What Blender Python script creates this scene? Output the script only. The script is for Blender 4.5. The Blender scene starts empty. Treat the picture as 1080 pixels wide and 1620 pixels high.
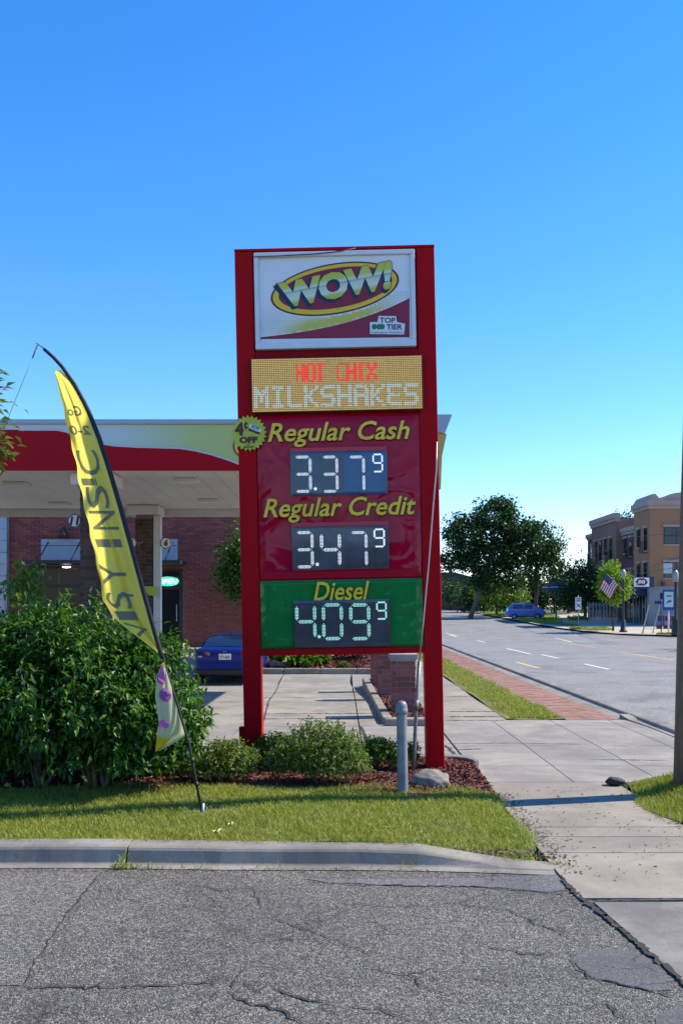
import bpy, bmesh, math, random
import numpy as np
from mathutils import Vector, Matrix, noise

random.seed(7)
RNG = np.random.default_rng(7)
SC = bpy.context.scene
COL = SC.collection
R = math.radians

# ------------------------------------------------------------------ camera, sky, sun, exposure
F, HZ, EYE = 1500.0, 960.0, 2.1            # focal length in photo pixels, horizon row, eye height
cam = bpy.data.cameras.new('camera')
cam.sensor_fit = 'VERTICAL'; cam.sensor_height = 36.0
cam.lens = F / 1620 * 36.0
cam.shift_y = (HZ - 810) / 1620.0
cam.clip_start = 0.1; cam.clip_end = 6000
camo = bpy.data.objects.new('camera', cam); COL.objects.link(camo)
camo.location = (0, 0, EYE); camo.rotation_euler = (R(90), 0, 0)
SC.camera = camo

SUN_ELEV, SUN_AZ = R(44), R(77)            # azimuth clockwise from +Y
world = bpy.data.worlds.new('World'); SC.world = world; world.use_nodes = True
wn = world.node_tree; wn.nodes.clear()
sky = wn.nodes.new('ShaderNodeTexSky'); sky.sky_type = 'NISHITA'; sky.sun_disc = False
sky.sun_elevation = SUN_ELEV; sky.sun_rotation = SUN_AZ
sky.altitude = 0; sky.air_density = 1.0; sky.dust_density = 0.0; sky.ozone_density = 4.0
hs = wn.nodes.new('ShaderNodeHueSaturation'); hs.inputs['Saturation'].default_value = 1.3
hs.inputs['Hue'].default_value = 0.5; hs.inputs['Value'].default_value = 1.0
bgn = wn.nodes.new('ShaderNodeBackground'); bgn.inputs['Strength'].default_value = 0.15
won = wn.nodes.new('ShaderNodeOutputWorld')
wn.links.new(sky.outputs[0], hs.inputs['Color']); tint = wn.nodes.new('ShaderNodeMix'); tint.data_type = 'RGBA'; tint.blend_type = 'MULTIPLY'; tint.inputs[0].default_value = 1.0
tint.inputs[7].default_value = (.98, .95, 1.06, 1); wn.links.new(hs.outputs[0], tint.inputs[6]); wn.links.new(tint.outputs[2], bgn.inputs['Color'])
wn.links.new(bgn.outputs[0], won.inputs['Surface'])

sl = bpy.data.lights.new('sun', 'SUN'); sl.energy = 4.7; sl.angle = R(0.53); sl.color = (1.0, 0.89, 0.72)
so = bpy.data.objects.new('sun', sl); COL.objects.link(so)
TOSUN = Vector((math.sin(SUN_AZ) * math.cos(SUN_ELEV), math.cos(SUN_AZ) * math.cos(SUN_ELEV), math.sin(SUN_ELEV)))
so.rotation_euler = TOSUN.to_track_quat('Z', 'Y').to_euler(); so.location = (30, 20, 40)

SC.view_settings.view_transform = 'Standard'; SC.view_settings.look = 'None'
SC.view_settings.exposure = 0.8; SC.view_settings.gamma = 1.0; SC.view_settings.use_curve_mapping = False
SC.render.engine = 'CYCLES'
SC.cycles.use_denoising = True
SC.cycles.max_bounces = 6; SC.cycles.diffuse_bounces = 3; SC.cycles.glossy_bounces = 3
SC.cycles.transparent_max_bounces = 8; SC.cycles.transmission_bounces = 4
SC.cycles.sample_clamp_indirect = 6

def W(px, py, d):                          # a point seen at pixel (px,py), d metres ahead
    return Vector(((px - 540) / F * d, d, EYE - (py - HZ) / F * d))
def G(px, py, z=0.0):                      # a point of the level z seen at pixel (px,py)
    d = F * (EYE - z) / (py - HZ)
    return Vector(((px - 540) / F * d, d, z))

def sstep(a, b, t):
    t = min(1, max(0, (t - a) / (b - a))); return t * t * (3 - 2 * t)
def gz(x, y):                              # height of the land
    z = 0.0
    wl = 1 - sstep(0.5, 2.0, x)
    if y > 20: z += wl * (-0.13 * sstep(20, 26, y) + 0.80 * sstep(26.8, 34.5, y))
    if y > 70: z += min(0.02 * (y - 70), 1.5)
    return z

# ------------------------------------------------------------------ mesh helpers
def tag(o, label=None, cat=None, group=None, kind=None):
    if label: o['label'] = label
    if cat: o['category'] = cat
    if group: o['group'] = group
    if kind: o['kind'] = kind
    return o
def thing(name, label, cat, loc=(0, 0, 0), group=None):
    o = bpy.data.objects.new(name, None); COL.objects.link(o)
    o.empty_display_size = 0.2; o.location = loc
    return tag(o, label, cat, group)
def origin_of(o):
    v = Vector((0, 0, 0))
    while o is not None:
        v += o.location; o = o.parent
    return v
def link(name, me, mats, parent=None, kind=None):
    for m in (mats if isinstance(mats, (list, tuple)) else [mats]):
        me.materials.append(m)
    o = bpy.data.objects.new(name, me); COL.objects.link(o)
    if parent is not None: o.parent = parent
    if kind: o['kind'] = kind
    return o
def tri_mesh(name, V, T, smooth=False, mi=None):
    me = bpy.data.meshes.new(name)
    V = np.asarray(V, dtype=np.float32); T = np.asarray(T, dtype=np.int32)
    me.vertices.add(len(V)); me.vertices.foreach_set('co', V.ravel())
    me.loops.add(T.size); me.loops.foreach_set('vertex_index', T.ravel())
    me.polygons.add(len(T)); me.polygons.foreach_set('loop_start', np.arange(0, T.size, 3, dtype=np.int32))
    me.polygons.foreach_set('use_smooth', np.full(len(T), smooth))
    if mi is not None: me.polygons.foreach_set('material_index', np.asarray(mi, dtype=np.int32))
    me.update(calc_edges=True); me.validate()
    return me

class MB:
    def __init__(s): s.v = []; s.f = []; s.m = []; s.sm = []
    def poly(s, pts, m=0, sm=False):
        i = len(s.v); s.v += [Vector(p) for p in pts]; s.f.append(list(range(i, i + len(pts)))); s.m.append(m); s.sm.append(sm)
    def mesh(s, V, Fs, m=0, sm=False):
        i = len(s.v); s.v += [Vector(p) for p in V]
        for f in Fs: s.f.append([a + i for a in f]); s.m.append(m); s.sm.append(sm)
    def box(s, x0, x1, y0, y1, z0, z1, m=0, mat=None):
        V = [Vector((x, y, z)) for z in (z0, z1) for y in (y0, y1) for x in (x0, x1)]
        if mat is not None: V = [mat @ p for p in V]
        s.mesh(V, [(0, 2, 3, 1), (4, 5, 7, 6), (0, 1, 5, 4), (2, 6, 7, 3), (0, 4, 6, 2), (1, 3, 7, 5)], m)
    def bar(s, a, b, w, t, m=0, up=(0, 0, 1)):      # rectangular bar from a to b
        a = Vector(a); b = Vector(b); d = (b - a).normalized(); u = Vector(up)
        if abs(d.dot(u)) > 0.95: u = Vector((0, 1, 0))
        x = d.cross(u).normalized() * (w / 2); y = x.cross(d).normalized() * (t / 2)
        V = [p + i * x + j * y for p in (a, b) for i, j in ((-1, -1), (1, -1), (1, 1), (-1, 1))]
        s.mesh(V, [(3, 2, 1, 0), (4, 5, 6, 7), (0, 1, 5, 4), (1, 2, 6, 5), (2, 3, 7, 6), (3, 0, 4, 7)], m)
    def tube(s, pts, r, n=8, m=0, caps=True, sm=True):
        pts = [Vector(p) for p in pts]
        rs = r if isinstance(r, (list, tuple)) else [r] * len(pts)
        base = len(s.v); ref = Vector((0.31, 0.73, 0.6))
        for i, p in enumerate(pts):
            d = (pts[min(i + 1, len(pts) - 1)] - pts[max(i - 1, 0)])
            d = d.normalized() if d.length > 1e-9 else Vector((0, 0, 1))
            rf = ref if abs(d.dot(ref)) < .95 else Vector((1, 0, 0))
            x = d.cross(rf).normalized(); y = d.cross(x)
            for k in range(n):
                a = 2 * math.pi * k / n
                s.v.append(p + (x * math.cos(a) + y * math.sin(a)) * rs[i])
        for i in range(len(pts) - 1):
            for k in range(n):
                a = base + i * n + k; b = base + i * n + (k + 1) % n
                s.f.append([a, b, b + n, a + n]); s.m.append(m); s.sm.append(sm)
        if caps:
            s.f.append([base + k for k in range(n)][::-1]); s.m.append(m); s.sm.append(False)
            e = base + (len(pts) - 1) * n
            s.f.append([e + k for k in range(n)]); s.m.append(m); s.sm.append(False)
    def lathe(s, prof, c=(0, 0, 0), n=20, m=0, sm=True):
        c = Vector(c); base = len(s.v)
        for r, z in prof:
            for k in range(n):
                a = 2 * math.pi * k / n; s.v.append(c + Vector((r * math.cos(a), r * math.sin(a), z)))
        for i in range(len(prof) - 1):
            for k in range(n):
                a = base + i * n + k; b = base + i * n + (k + 1) % n
                s.f.append([a, b, b + n, a + n]); s.m.append(m); s.sm.append(sm)
    def prism(s, pts, y0, y1, m=0):                # pts (x,z) counter-clockwise seen from -Y
        n = len(pts)
        V = [Vector((x, y0, z)) for x, z in pts] + [Vector((x, y1, z)) for x, z in pts]
        s.mesh(V, [tuple(range(n)), tuple(range(2 * n - 1, n - 1, -1))] + [(i, i + n, (i + 1) % n + n, (i + 1) % n) for i in range(n)], m)
    def plate(s, pts, z0, z1, m=0):                # pts (x,y) counter-clockwise from above
        n = len(pts)
        V = [Vector((x, y, z0)) for x, y in pts] + [Vector((x, y, z1)) for x, y in pts]
        s.mesh(V, [tuple(range(n - 1, -1, -1)), tuple(range(n, 2 * n))] + [(i, (i + 1) % n, (i + 1) % n + n, i + n) for i in range(n)], m)
    def grid(s, fn, nu, nv, m=0, sm=True):
        base = len(s.v)
        for j in range(nv + 1):
            for i in range(nu + 1): s.v.append(Vector(fn(i / nu, j / nv)))
        for j in range(nv):
            for i in range(nu):
                a = base + j * (nu + 1) + i
                s.f.append([a, a + 1, a + nu + 2, a + nu + 1]); s.m.append(m); s.sm.append(sm)
    def build(s, name, mats, parent=None, kind=None, bevel=0, seg=2, sub=0, world=True):
        off = origin_of(parent) if (parent is not None and world) else Vector((0, 0, 0))
        me = bpy.data.meshes.new(name)
        me.from_pydata([tuple(v - off) for v in s.v], [], s.f)
        me.polygons.foreach_set('material_index', s.m); me.polygons.foreach_set('use_smooth', s.sm)
        me.update()
        o = link(name, me, mats, parent, kind)
        if bevel:
            b = o.modifiers.new('bevel', 'BEVEL'); b.width = bevel; b.segments = seg; b.limit_method = 'ANGLE'; b.angle_limit = R(35)
        if sub:
            b = o.modifiers.new('sub', 'SUBSURF'); b.levels = sub; b.render_levels = sub
        return o
def copy_tree(o, parent=None):
    c = o.copy(); COL.objects.link(c)
    if parent is not None: c.parent = parent
    for ch in list(o.children): copy_tree(ch, c)
    return c

# ------------------------------------------------------------------ materials
def NT(name):
    m = bpy.data.materials.new(name); m.use_nodes = True
    nt = m.node_tree; return m, nt, nt.nodes['Principled BSDF']
def node(nt, t, **kw):
    n = nt.nodes.new(t)
    for k, v in kw.items():
        if k in n.inputs: n.inputs[k].default_value = v
        else: setattr(n, k, v)
    return n
def coords(nt, kind='Object'):
    return nt.nodes.new('ShaderNodeTexCoord').outputs[kind]
def c4(c): return (c[0], c[1], c[2], 1)
def srgb(r, g, b):
    f = lambda u: (u / 255 / 12.92) if u <= 10 else ((u / 255 + .055) / 1.055) ** 2.4
    return (f(r), f(g), f(b))
def ramp(nt, fac, stops):
    r = nt.nodes.new('ShaderNodeValToRGB'); el = r.color_ramp.elements
    while len(el) < len(stops): el.new(0.5)
    for e, (p, c) in zip(el, stops): e.position = p; e.color = c4(c) if len(c) == 3 else c
    nt.links.new(fac, r.inputs[0]); return r.outputs[0]
def mul(nt, a, b, fac=1.0, mode='MULTIPLY'):
    n = nt.nodes.new('ShaderNodeMix'); n.data_type = 'RGBA'; n.blend_type = mode
    for sk, v in ((n.inputs[6], a), (n.inputs[7], b), (n.inputs[0], fac)):
        if hasattr(v, 'is_linked') or isinstance(v, bpy.types.NodeSocket): nt.links.new(v, sk)
        elif isinstance(v, tuple): sk.default_value = c4(v)
        else: sk.default_value = v
    return n.outputs[2]
def noise_tex(nt, co, scale, detail=5, rough=.55, dist=0):
    n = node(nt, 'ShaderNodeTexNoise'); n.inputs['Scale'].default_value = scale; n.inputs['Detail'].default_value = detail
    n.inputs['Roughness'].default_value = rough; n.inputs['Distortion'].default_value = dist
    nt.links.new(co, n.inputs['Vector']); return n.outputs['Fac']
def bump(nt, bs, h, strength=.3, dist=.01):
    b = nt.nodes.new('ShaderNodeBump'); b.inputs['Strength'].default_value = strength; b.inputs['Distance'].default_value = dist
    nt.links.new(h, b.inputs['Height']); nt.links.new(b.outputs[0], bs.inputs['Normal']); return b
def M(name, col, rough=.6, metal=0, var=0, vscale=6, bmp=0, bscale=60, spec=.5, coat=0, emit=None, es=0, rnd=0, island=0, coord='Object'):
    m, nt, bs = NT(name)
    bs.inputs['Roughness'].default_value = rough; bs.inputs['Metallic'].default_value = metal
    bs.inputs['Specular IOR Level'].default_value = spec; bs.inputs['Coat Weight'].default_value = coat
    bs.inputs['Base Color'].default_value = c4(col)
    src = None; co = coords(nt, coord)
    if var:
        f = noise_tex(nt, co, vscale, 6)
        src = ramp(nt, f, [(.3, tuple(max(0, c * (1 - var)) for c in col)), (.7, tuple(min(1, c * (1 + var)) for c in col))])
    def vary(out, amt):
        mr = node(nt, 'ShaderNodeMapRange'); mr.inputs['To Min'].default_value = 1 - amt; mr.inputs['To Max'].default_value = 1 + amt * .6
        nt.links.new(out, mr.inputs['Value'])
        cb = nt.nodes.new('ShaderNodeCombineColor')
        for i in range(3): nt.links.new(mr.outputs[0], cb.inputs[i])
        return cb.outputs[0]
    if rnd:
        k = vary(nt.nodes.new('ShaderNodeObjectInfo').outputs['Random'], rnd)
        src = mul(nt, src if src is not None else tuple(col), k)
    if island:
        k = vary(nt.nodes.new('ShaderNodeNewGeometry').outputs['Random Per Island'], island)
        src = mul(nt, src if src is not None else tuple(col), k)
    if src is not None: nt.links.new(src, bs.inputs['Base Color'])
    if bmp: bump(nt, bs, noise_tex(nt, co, bscale, 4), bmp, .01)
    if emit:
        bs.inputs['Emission Color'].default_value = c4(emit); bs.inputs['Emission Strength'].default_value = es
    return m
def leaf_mat(name, cols, rough=.45, trans=.35, tcol=None, spec=.4):
    m, nt, bs = NT(name)
    rp = nt.nodes.new('ShaderNodeNewGeometry').outputs['Random Per Island']
    n = len(cols); c = ramp(nt, rp, [(i / max(1, n - 1), cc) for i, cc in enumerate(cols)])
    nt.links.new(c, bs.inputs['Base Color']); bs.inputs['Roughness'].default_value = rough
    bs.inputs['Specular IOR Level'].default_value = spec
    tr = nt.nodes.new('ShaderNodeBsdfTranslucent')
    nt.links.new(mul(nt, c, tcol or (1.0, 1.25, .5), 1.0), tr.inputs['Color'])
    mx = nt.nodes.new('ShaderNodeMixShader'); mx.inputs[0].default_value = trans
    out = [x for x in nt.nodes if x.type == 'OUTPUT_MATERIAL'][0]
    nt.links.new(bs.outputs[0], mx.inputs[1]); nt.links.new(tr.outputs[0], mx.inputs[2]); nt.links.new(mx.outputs[0], out.inputs[0])
    return m

def asphalt(name, dark, light, stone, bumpy=.9, big=.12):
    m, nt, bs = NT(name); co = coords(nt)
    v = node(nt, 'ShaderNodeTexVoronoi'); v.inputs['Scale'].default_value = stone; nt.links.new(co, v.inputs['Vector'])
    sep = nt.nodes.new('ShaderNodeSeparateColor'); nt.links.new(v.outputs['Color'], sep.inputs[0])
    c = ramp(nt, sep.outputs[0], [(0, dark), (.55, tuple((a + b) / 2 for a, b in zip(dark, light))), (.8, light), (1, tuple(min(1, x * 1.55) for x in light))])
    n1 = noise_tex(nt, co, .9, 5, .6); n2 = noise_tex(nt, co, 7, 5, .6); n3 = noise_tex(nt, co, stone * .45, 3, .7)
    c = mul(nt, c, ramp(nt, n1, [(.3, (1 - big,) * 3), (.7, (1 + big,) * 3)]))
    c = mul(nt, c, ramp(nt, n2, [(.3, (.9, .9, .9)), (.7, (1.1, 1.09, 1.07))]))
    c = mul(nt, c, ramp(nt, n3, [(.36, (.55, .55, .56)), (.5, (1, 1, 1))]))
    c = mul(nt, c, ramp(nt, noise_tex(nt, co, .45, 7, .65, .8), [(.36, (.74, .73, .72)), (.46, (1, 1, 1)), (.62, (1.12, 1.11, 1.08))]))
    if stone > 60:                                    # hairline cracks and oil drips
        wv = nt.nodes.new('ShaderNodeTexNoise'); wv.inputs['Scale'].default_value = 2.2; wv.inputs['Detail'].default_value = 6; nt.links.new(co, wv.inputs['Vector'])
        ad2 = nt.nodes.new('ShaderNodeVectorMath'); ad2.operation = 'MULTIPLY_ADD'; ad2.inputs[1].default_value = (.5, .5, .5); nt.links.new(wv.outputs['Color'], ad2.inputs[0]); nt.links.new(co, ad2.inputs[2])
        ve = node(nt, 'ShaderNodeTexVoronoi', feature='DISTANCE_TO_EDGE'); ve.inputs['Scale'].default_value = 2.1; nt.links.new(ad2.outputs[0], ve.inputs['Vector'])
        ln = ramp(nt, ve.outputs['Distance'], [(.0, (.25, .24, .23)), (.014, (1, 1, 1))])
        c = mul(nt, c, ln, ramp(nt, noise_tex(nt, co, .8, 3), [(.36, (0, 0, 0)), (.5, (.95, .95, .95))]))
        c = mul(nt, c, ramp(nt, noise_tex(nt, co, 3.1, 2, .5), [(.22, (.55, .54, .53)), (.3, (1, 1, 1))]))
    nt.links.new(c, bs.inputs['Base Color']); bs.inputs['Roughness'].default_value = .85
    ad = node(nt, 'ShaderNodeMath', operation='SUBTRACT'); nt.links.new(n3, ad.inputs[0]); nt.links.new(v.outputs['Distance'], ad.inputs[1])
    bump(nt, bs, ad.outputs[0], bumpy, .012)
    return m
def concrete(name, col, var=.16, stain=.25, rnd=.1, scale=1.6):
    m, nt, bs = NT(name); co = coords(nt)
    c = ramp(nt, noise_tex(nt, co, scale, 8, .62), [(.3, tuple(x * (1 - var) for x in col)), (.7, tuple(min(1, x * (1 + var)) for x in col))])
    c = mul(nt, c, ramp(nt, noise_tex(nt, co, 70, 4, .7), [(.3, (.86, .86, .86)), (.7, (1.1, 1.1, 1.1))]))
    c = mul(nt, c, ramp(nt, noise_tex(nt, co, .7, 6, .7, .6), [(.42, (1 - stain, 1 - stain, 1 - stain * .92)), (.56, (1, 1, 1))]))
    c = mul(nt, c, ramp(nt, noise_tex(nt, co, 18, 3, .8), [(.28, (.6, .58, .55)), (.36, (1, 1, 1))]))
    if rnd:
        ri = nt.nodes.new('ShaderNodeObjectInfo').outputs['Random']
        c = mul(nt, c, ramp(nt, ri, [(0, (1 - rnd, 1 - rnd, 1 - rnd * .8)), (.5, (1, .985, .95)), (1, (1 + rnd * .5, 1 + rnd * .45, 1 + rnd * .3))]))
    nt.links.new(c, bs.inputs['Base Color']); bs.inputs['Roughness'].default_value = .9
    bump(nt, bs, noise_tex(nt, co, 110, 5, .7), .35, .006)
    return m

MA = {}
MA['asphalt'] = asphalt('asphalt_old', (.043, .041, .037), (.2, .19, .168), 95)
MA['asphalt_pale'] = asphalt('asphalt_pale', (.058, .056, .052), (.235, .225, .2), 95)
MA['asphalt_patch'] = asphalt('asphalt_patch', (.075, .075, .077), (.13, .131, .133), 160, .5)
MA['asphalt_band'] = asphalt('asphalt_band', (.09, .09, .095), (.19, .19, .195), 120, .6)
MA['road'] = asphalt('road_asphalt', (.165, .162, .16), (.225, .22, .215), 40, .25, .1)
MA['crack'] = M('crack_dark', (.03, .028, .026), .95)
MA['concrete'] = concrete('concrete_grey', (.27, .254, .226))
MA['walk'] = concrete('concrete_walk', (.285, .256, .21), .14, .22, .12)
MA['kerb'] = concrete('concrete_kerb', (.25, .235, .205), .2, .3, .08, 2.6)
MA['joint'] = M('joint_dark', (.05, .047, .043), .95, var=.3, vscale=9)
MA['soil'] = M('soil', (.06, .05, .035), .95, var=.35, vscale=5, bmp=.5)
MA['lawn_base'] = M('lawn_base', (.12, .13, .035), .95, var=.45, vscale=6, bmp=.6, bscale=40)
MA['land'] = M('land', (.085, .1, .04), .95, var=.4, vscale=.3)
MA['grass'] = leaf_mat('grass_blade', [(.12, .19, .016), (.19, .26, .022), (.27, .32, .03), (.36, .37, .06), (.46, .40, .14)], .5, .35, (1.1, 1.15, .5))
MA['mulch_base'] = M('mulch_base', (.075, .022, .015), .95, var=.4, vscale=14, bmp=.8, bscale=50)
MA['mulch'] = M('mulch_chip', (.16, .048, .032), .9, island=.8)
MA['red'] = M('sign_red_paint', (.46, .001, .006), .5, var=.08, vscale=2.5, bmp=.05, bscale=25, spec=.12)
def weather(m, amt=.14):
    nt = m.node_tree; bs = nt.nodes['Principled BSDF']; co = coords(nt); l = bs.inputs['Base Color'].links
    src = l[0].from_socket if l else tuple(bs.inputs['Base Color'].default_value)[:3]
    mp = nt.nodes.new('ShaderNodeMapping'); mp.inputs['Scale'].default_value = (5, 5, .5); nt.links.new(co, mp.inputs[0])
    c = mul(nt, src, ramp(nt, noise_tex(nt, mp.outputs[0], 1.0, 6, .7), [(.3, (1 - amt,) * 3), (.5, (1, 1, 1)), (.75, (1.06, 1.06, 1.06))]))
    c = mul(nt, c, ramp(nt, noise_tex(nt, co, 9, 7, .75), [(.26, (.55, .5, .5)), (.33, (1, 1, 1))]))
    nt.links.new(c, bs.inputs['Base Color']); bump(nt, bs, noise_tex(nt, co, 3.5, 3), .12, .02)
weather(MA['red'])
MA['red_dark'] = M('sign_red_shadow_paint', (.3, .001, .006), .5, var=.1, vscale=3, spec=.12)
MA['black'] = M('black_plastic', (.012, .012, .013), .5)
MA['white'] = M('white_acrylic', (.8, .8, .8), .4, var=.04, vscale=2)
MA['white_frame'] = M('white_frame_paint', (.72, .73, .76), .4, var=.05, vscale=5)
MA['wood'] = None
# ------------------------------------------------------------------ lettering (flat print cut from the built-in face)
def glyph_mesh(s, shear=0.0, offset=0.0, sub=0):
    cu = bpy.data.curves.new('lettering', 'FONT'); cu.body = s; cu.size = 1; cu.shear = shear; cu.offset = offset
    cu.resolution_u = 3
    o = bpy.data.objects.new('lettering', cu); COL.objects.link(o)
    dg = bpy.context.evaluated_depsgraph_get()
    me = bpy.data.meshes.new_from_object(o.evaluated_get(dg))
    bm = bmesh.new(); bm.from_mesh(me)
    bmesh.ops.triangulate(bm, faces=bm.faces[:])
    for _ in range(sub):
        bmesh.ops.subdivide_edges(bm, edges=[e for e in bm.edges if e.calc_length() > .12], cuts=1)
        bmesh.ops.triangulate(bm, faces=bm.faces[:])
    bm.verts.index_update()
    V = [(v.co.x, v.co.y) for v in bm.verts]; T = [[v.index for v in f.verts] for f in bm.faces]
    bm.free(); COL.objects.unlink(o); bpy.data.objects.remove(o); bpy.data.curves.remove(cu); bpy.data.meshes.remove(me)
    return V, T
GC = {}
def glyph(s, shear=0.0, offset=0.0, sub=0):
    k = (s, shear, offset, sub)
    if k not in GC: GC[k] = glyph_mesh(*k)
    return GC[k]
def lettering(mb, s, fn, m=0, shear=0.0, offset=0.0, ref=None, sub=0):
    """write s through fn(u, v) with u, v in 0..1 over the box of the plain (ref) lettering"""
    V, T = glyph(s, shear, offset, sub)
    RV, _ = glyph(s, shear, ref if ref is not None else offset, sub)
    x0 = min(p[0] for p in RV); x1 = max(p[0] for p in RV); y0 = min(p[1] for p in RV); y1 = max(p[1] for p in RV)
    mb.mesh([fn((x - x0) / (x1 - x0), (y - y0) / (y1 - y0)) for x, y in V], T, m)

# ------------------------------------------------------------------ foliage and grass
def unit(a): return a / np.maximum(np.linalg.norm(a, axis=-1, keepdims=True), 1e-9)
def leaf_arrays(P, D, N, L, Wd, droop=.25):
    n = len(P); D = unit(D); S = unit(np.cross(D, N)); U = unit(np.cross(S, D))
    L = L[:, None]; Wd = Wd[:, None]
    base = P; mid = P + D * L * .5 - U * Wd * .18; lf = P + D * L * .42 + S * Wd * .5 + U * Wd * .14; rt = P + D * L * .42 - S * Wd * .5 + U * Wd * .14
    tip = P + D * L - U * L * droop
    V = np.stack([base, lf, mid, rt, tip], 1).reshape(-1, 3)
    q = np.array([[0, 2, 1], [0, 3, 2], [1, 2, 4], [2, 3, 4]])
    T = (np.arange(n)[:, None, None] * 5 + q[None]).reshape(-1, 3)
    return V, T
def leaves(name, P, D, N, L, Wd, mat, parent=None, droop=.25):
    V, T = leaf_arrays(P, D, N, L, Wd, droop)
    off = np.array(origin_of(parent)) if parent is not None else 0
    return link(name, tri_mesh(name, V - off, T, False), mat, parent)
def crown_shoots(c, rad, n, per, shoot, L, Wd, seed, lump=.28, low=-1.0, inner=.0, droopy=.35, keep=None, lobes=9):
    """shoots ending on an uneven shell, leaves along each of them"""
    r = np.random.default_rng(seed); c = np.array(c, float); rad = np.array(rad, float)
    d = unit(r.normal(size=(n * 3, 3))); d = d[d[:, 2] > low][:n]; n = len(d)
    lob = unit(r.normal(size=(lobes, 3))); w = r.uniform(.5, 1, lobes)
    k = np.max(np.clip((d @ lob.T - .55) / .45, 0, 1) * w, axis=1)
    s = (1 - lump) + lump * 1.3 * k + r.normal(0, .05, n)
    s *= np.where(r.random(n) < inner, r.uniform(.35, .9, n), 1.0)
    E = c + d * rad * s[:, None]
    sd = unit(d + r.normal(0, .35, (n, 3)) + np.array([0, 0, .25]))
    if keep is not None:
        kk = keep(E); E = E[kk]; sd = sd[kk]; n = len(E)
    t = np.tile(np.linspace(0, 1, per), (n, 1)) + r.normal(0, .04, (n, per))
    P = E[:, None] - sd[:, None] * (shoot * (1 - t))[..., None] + r.normal(0, shoot * .09, (n, per, 3))
    side = r.normal(size=(n, per, 3)); D = unit(sd[:, None] * .5 + unit(side) * .8 + np.array([0, 0, -droopy]))
    Nn = unit(np.array([0, 0, 1.0]) + r.normal(0, .45, (n, per, 3)) + sd[:, None] * .3)
    m = n * per
    sz = r.uniform(.65, 1.15, m)
    return P.reshape(-1, 3), D.reshape(-1, 3), Nn.reshape(-1, 3), L * sz, Wd * sz * r.uniform(.8, 1.15, m), E
def clump_crown(c, rad, ncl, per, spread, L, Wd, seed, low=-.75, fill=.55):
    """big tree crown: leaf clumps scattered through the volume, with gaps between"""
    r = np.random.default_rng(seed); c = np.array(c, float); rad = np.array(rad, float)
    d = unit(r.normal(size=(ncl * 3, 3))); d = d[d[:, 2] > low][:ncl]
    C = c + d * rad * (r.uniform(fill, 1.03, len(d)) * (1 + .16 * np.sin(5 * d[:, 0] + seed) * np.cos(4 * d[:, 2] + seed)))[:, None]
    cs = r.uniform(.55, 1.25, len(C)) * spread
    off = r.normal(size=(len(C), per, 3)) * cs[:, None, None] * np.array([1, 1, .62])
    P = (C[:, None] + off).reshape(-1, 3); m = len(P)
    D = unit(off.reshape(-1, 3) + r.normal(0, spread * .8, (m, 3)) + np.array([0, 0, -.25 * spread]))
    N = unit(np.array([0, 0, 1.0]) + r.normal(0, .6, (m, 3)))
    sz = r.uniform(.6, 1.2, m)
    return P, D, N, L * sz, Wd * sz, C
def limbs(mb, base, ends, r0, fork=.4, m=0, seed=1, n=6):
    r = random.Random(seed); base = Vector(base)
    for e in ends:
        e = Vector(e); mid = base.lerp(e, fork) + Vector((r.uniform(-.1, .1), r.uniform(-.1, .1), r.uniform(.0, .2))) * (e - base).length
        pts = []
        for i in range(6):
            t = i / 5; pts.append(base * (1 - t) ** 2 + mid * 2 * t * (1 - t) + e * t * t)
        mb.tube(pts, [r0 * (1 - .82 * i / 5) for i in range(6)], n, m)
def blades(name, P, h, w, mat, parent=None, lean=.35, kind='stuff', seed=3):
    r = np.random.default_rng(seed); n = len(P)
    a = r.uniform(0, 2 * np.pi, n); s = np.stack([np.cos(a), np.sin(a), np.zeros(n)], 1)
    b = r.uniform(0, 2 * np.pi, n); l = np.stack([np.cos(b), np.sin(b), np.zeros(n)], 1)
    hh = (h * r.uniform(.5, 1.25, n))[:, None]; ww = (w * r.uniform(.7, 1.2, n))[:, None]; ll = (lean * r.uniform(.1, 1.5, n))[:, None]
    up = np.array([0, 0, 1.0])
    b0 = P - s * ww / 2; b1 = P + s * ww / 2
    mm = P + up * hh * .6 + l * hh * ll * .35
    m0 = mm - s * ww * .4; m1 = mm + s * ww * .4; t = P + up * hh + l * hh * ll
    V = np.stack([b0, b1, m0, m1, t], 1).reshape(-1, 3)
    q = np.array([[0, 1, 3], [0, 3, 2], [2, 3, 4]])
    T = (np.arange(n)[:, None, None] * 5 + q[None]).reshape(-1, 3)
    off = np.array(origin_of(parent)) if parent is not None else 0
    return link(name, tri_mesh(name, V - off, T), mat, parent, kind)

# ------------------------------------------------------------------ the setting: land, lot, walks, road
def sheet(name, x0, x1, y0, y1, dz, mat, nx=8, ny=20, parent=None, fx=None):
    mb = MB()
    def fn(u, v):
        y = y0 + (y1 - y0) * v
        a, b = (x0, x1) if fx is None else fx(y)
        x = a + (b - a) * u
        return (x, y, gz(x, y) + dz)
    mb.grid(fn, nx, ny)
    return mb.build(name, mat, parent, kind='structure' if parent is None else None)

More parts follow.
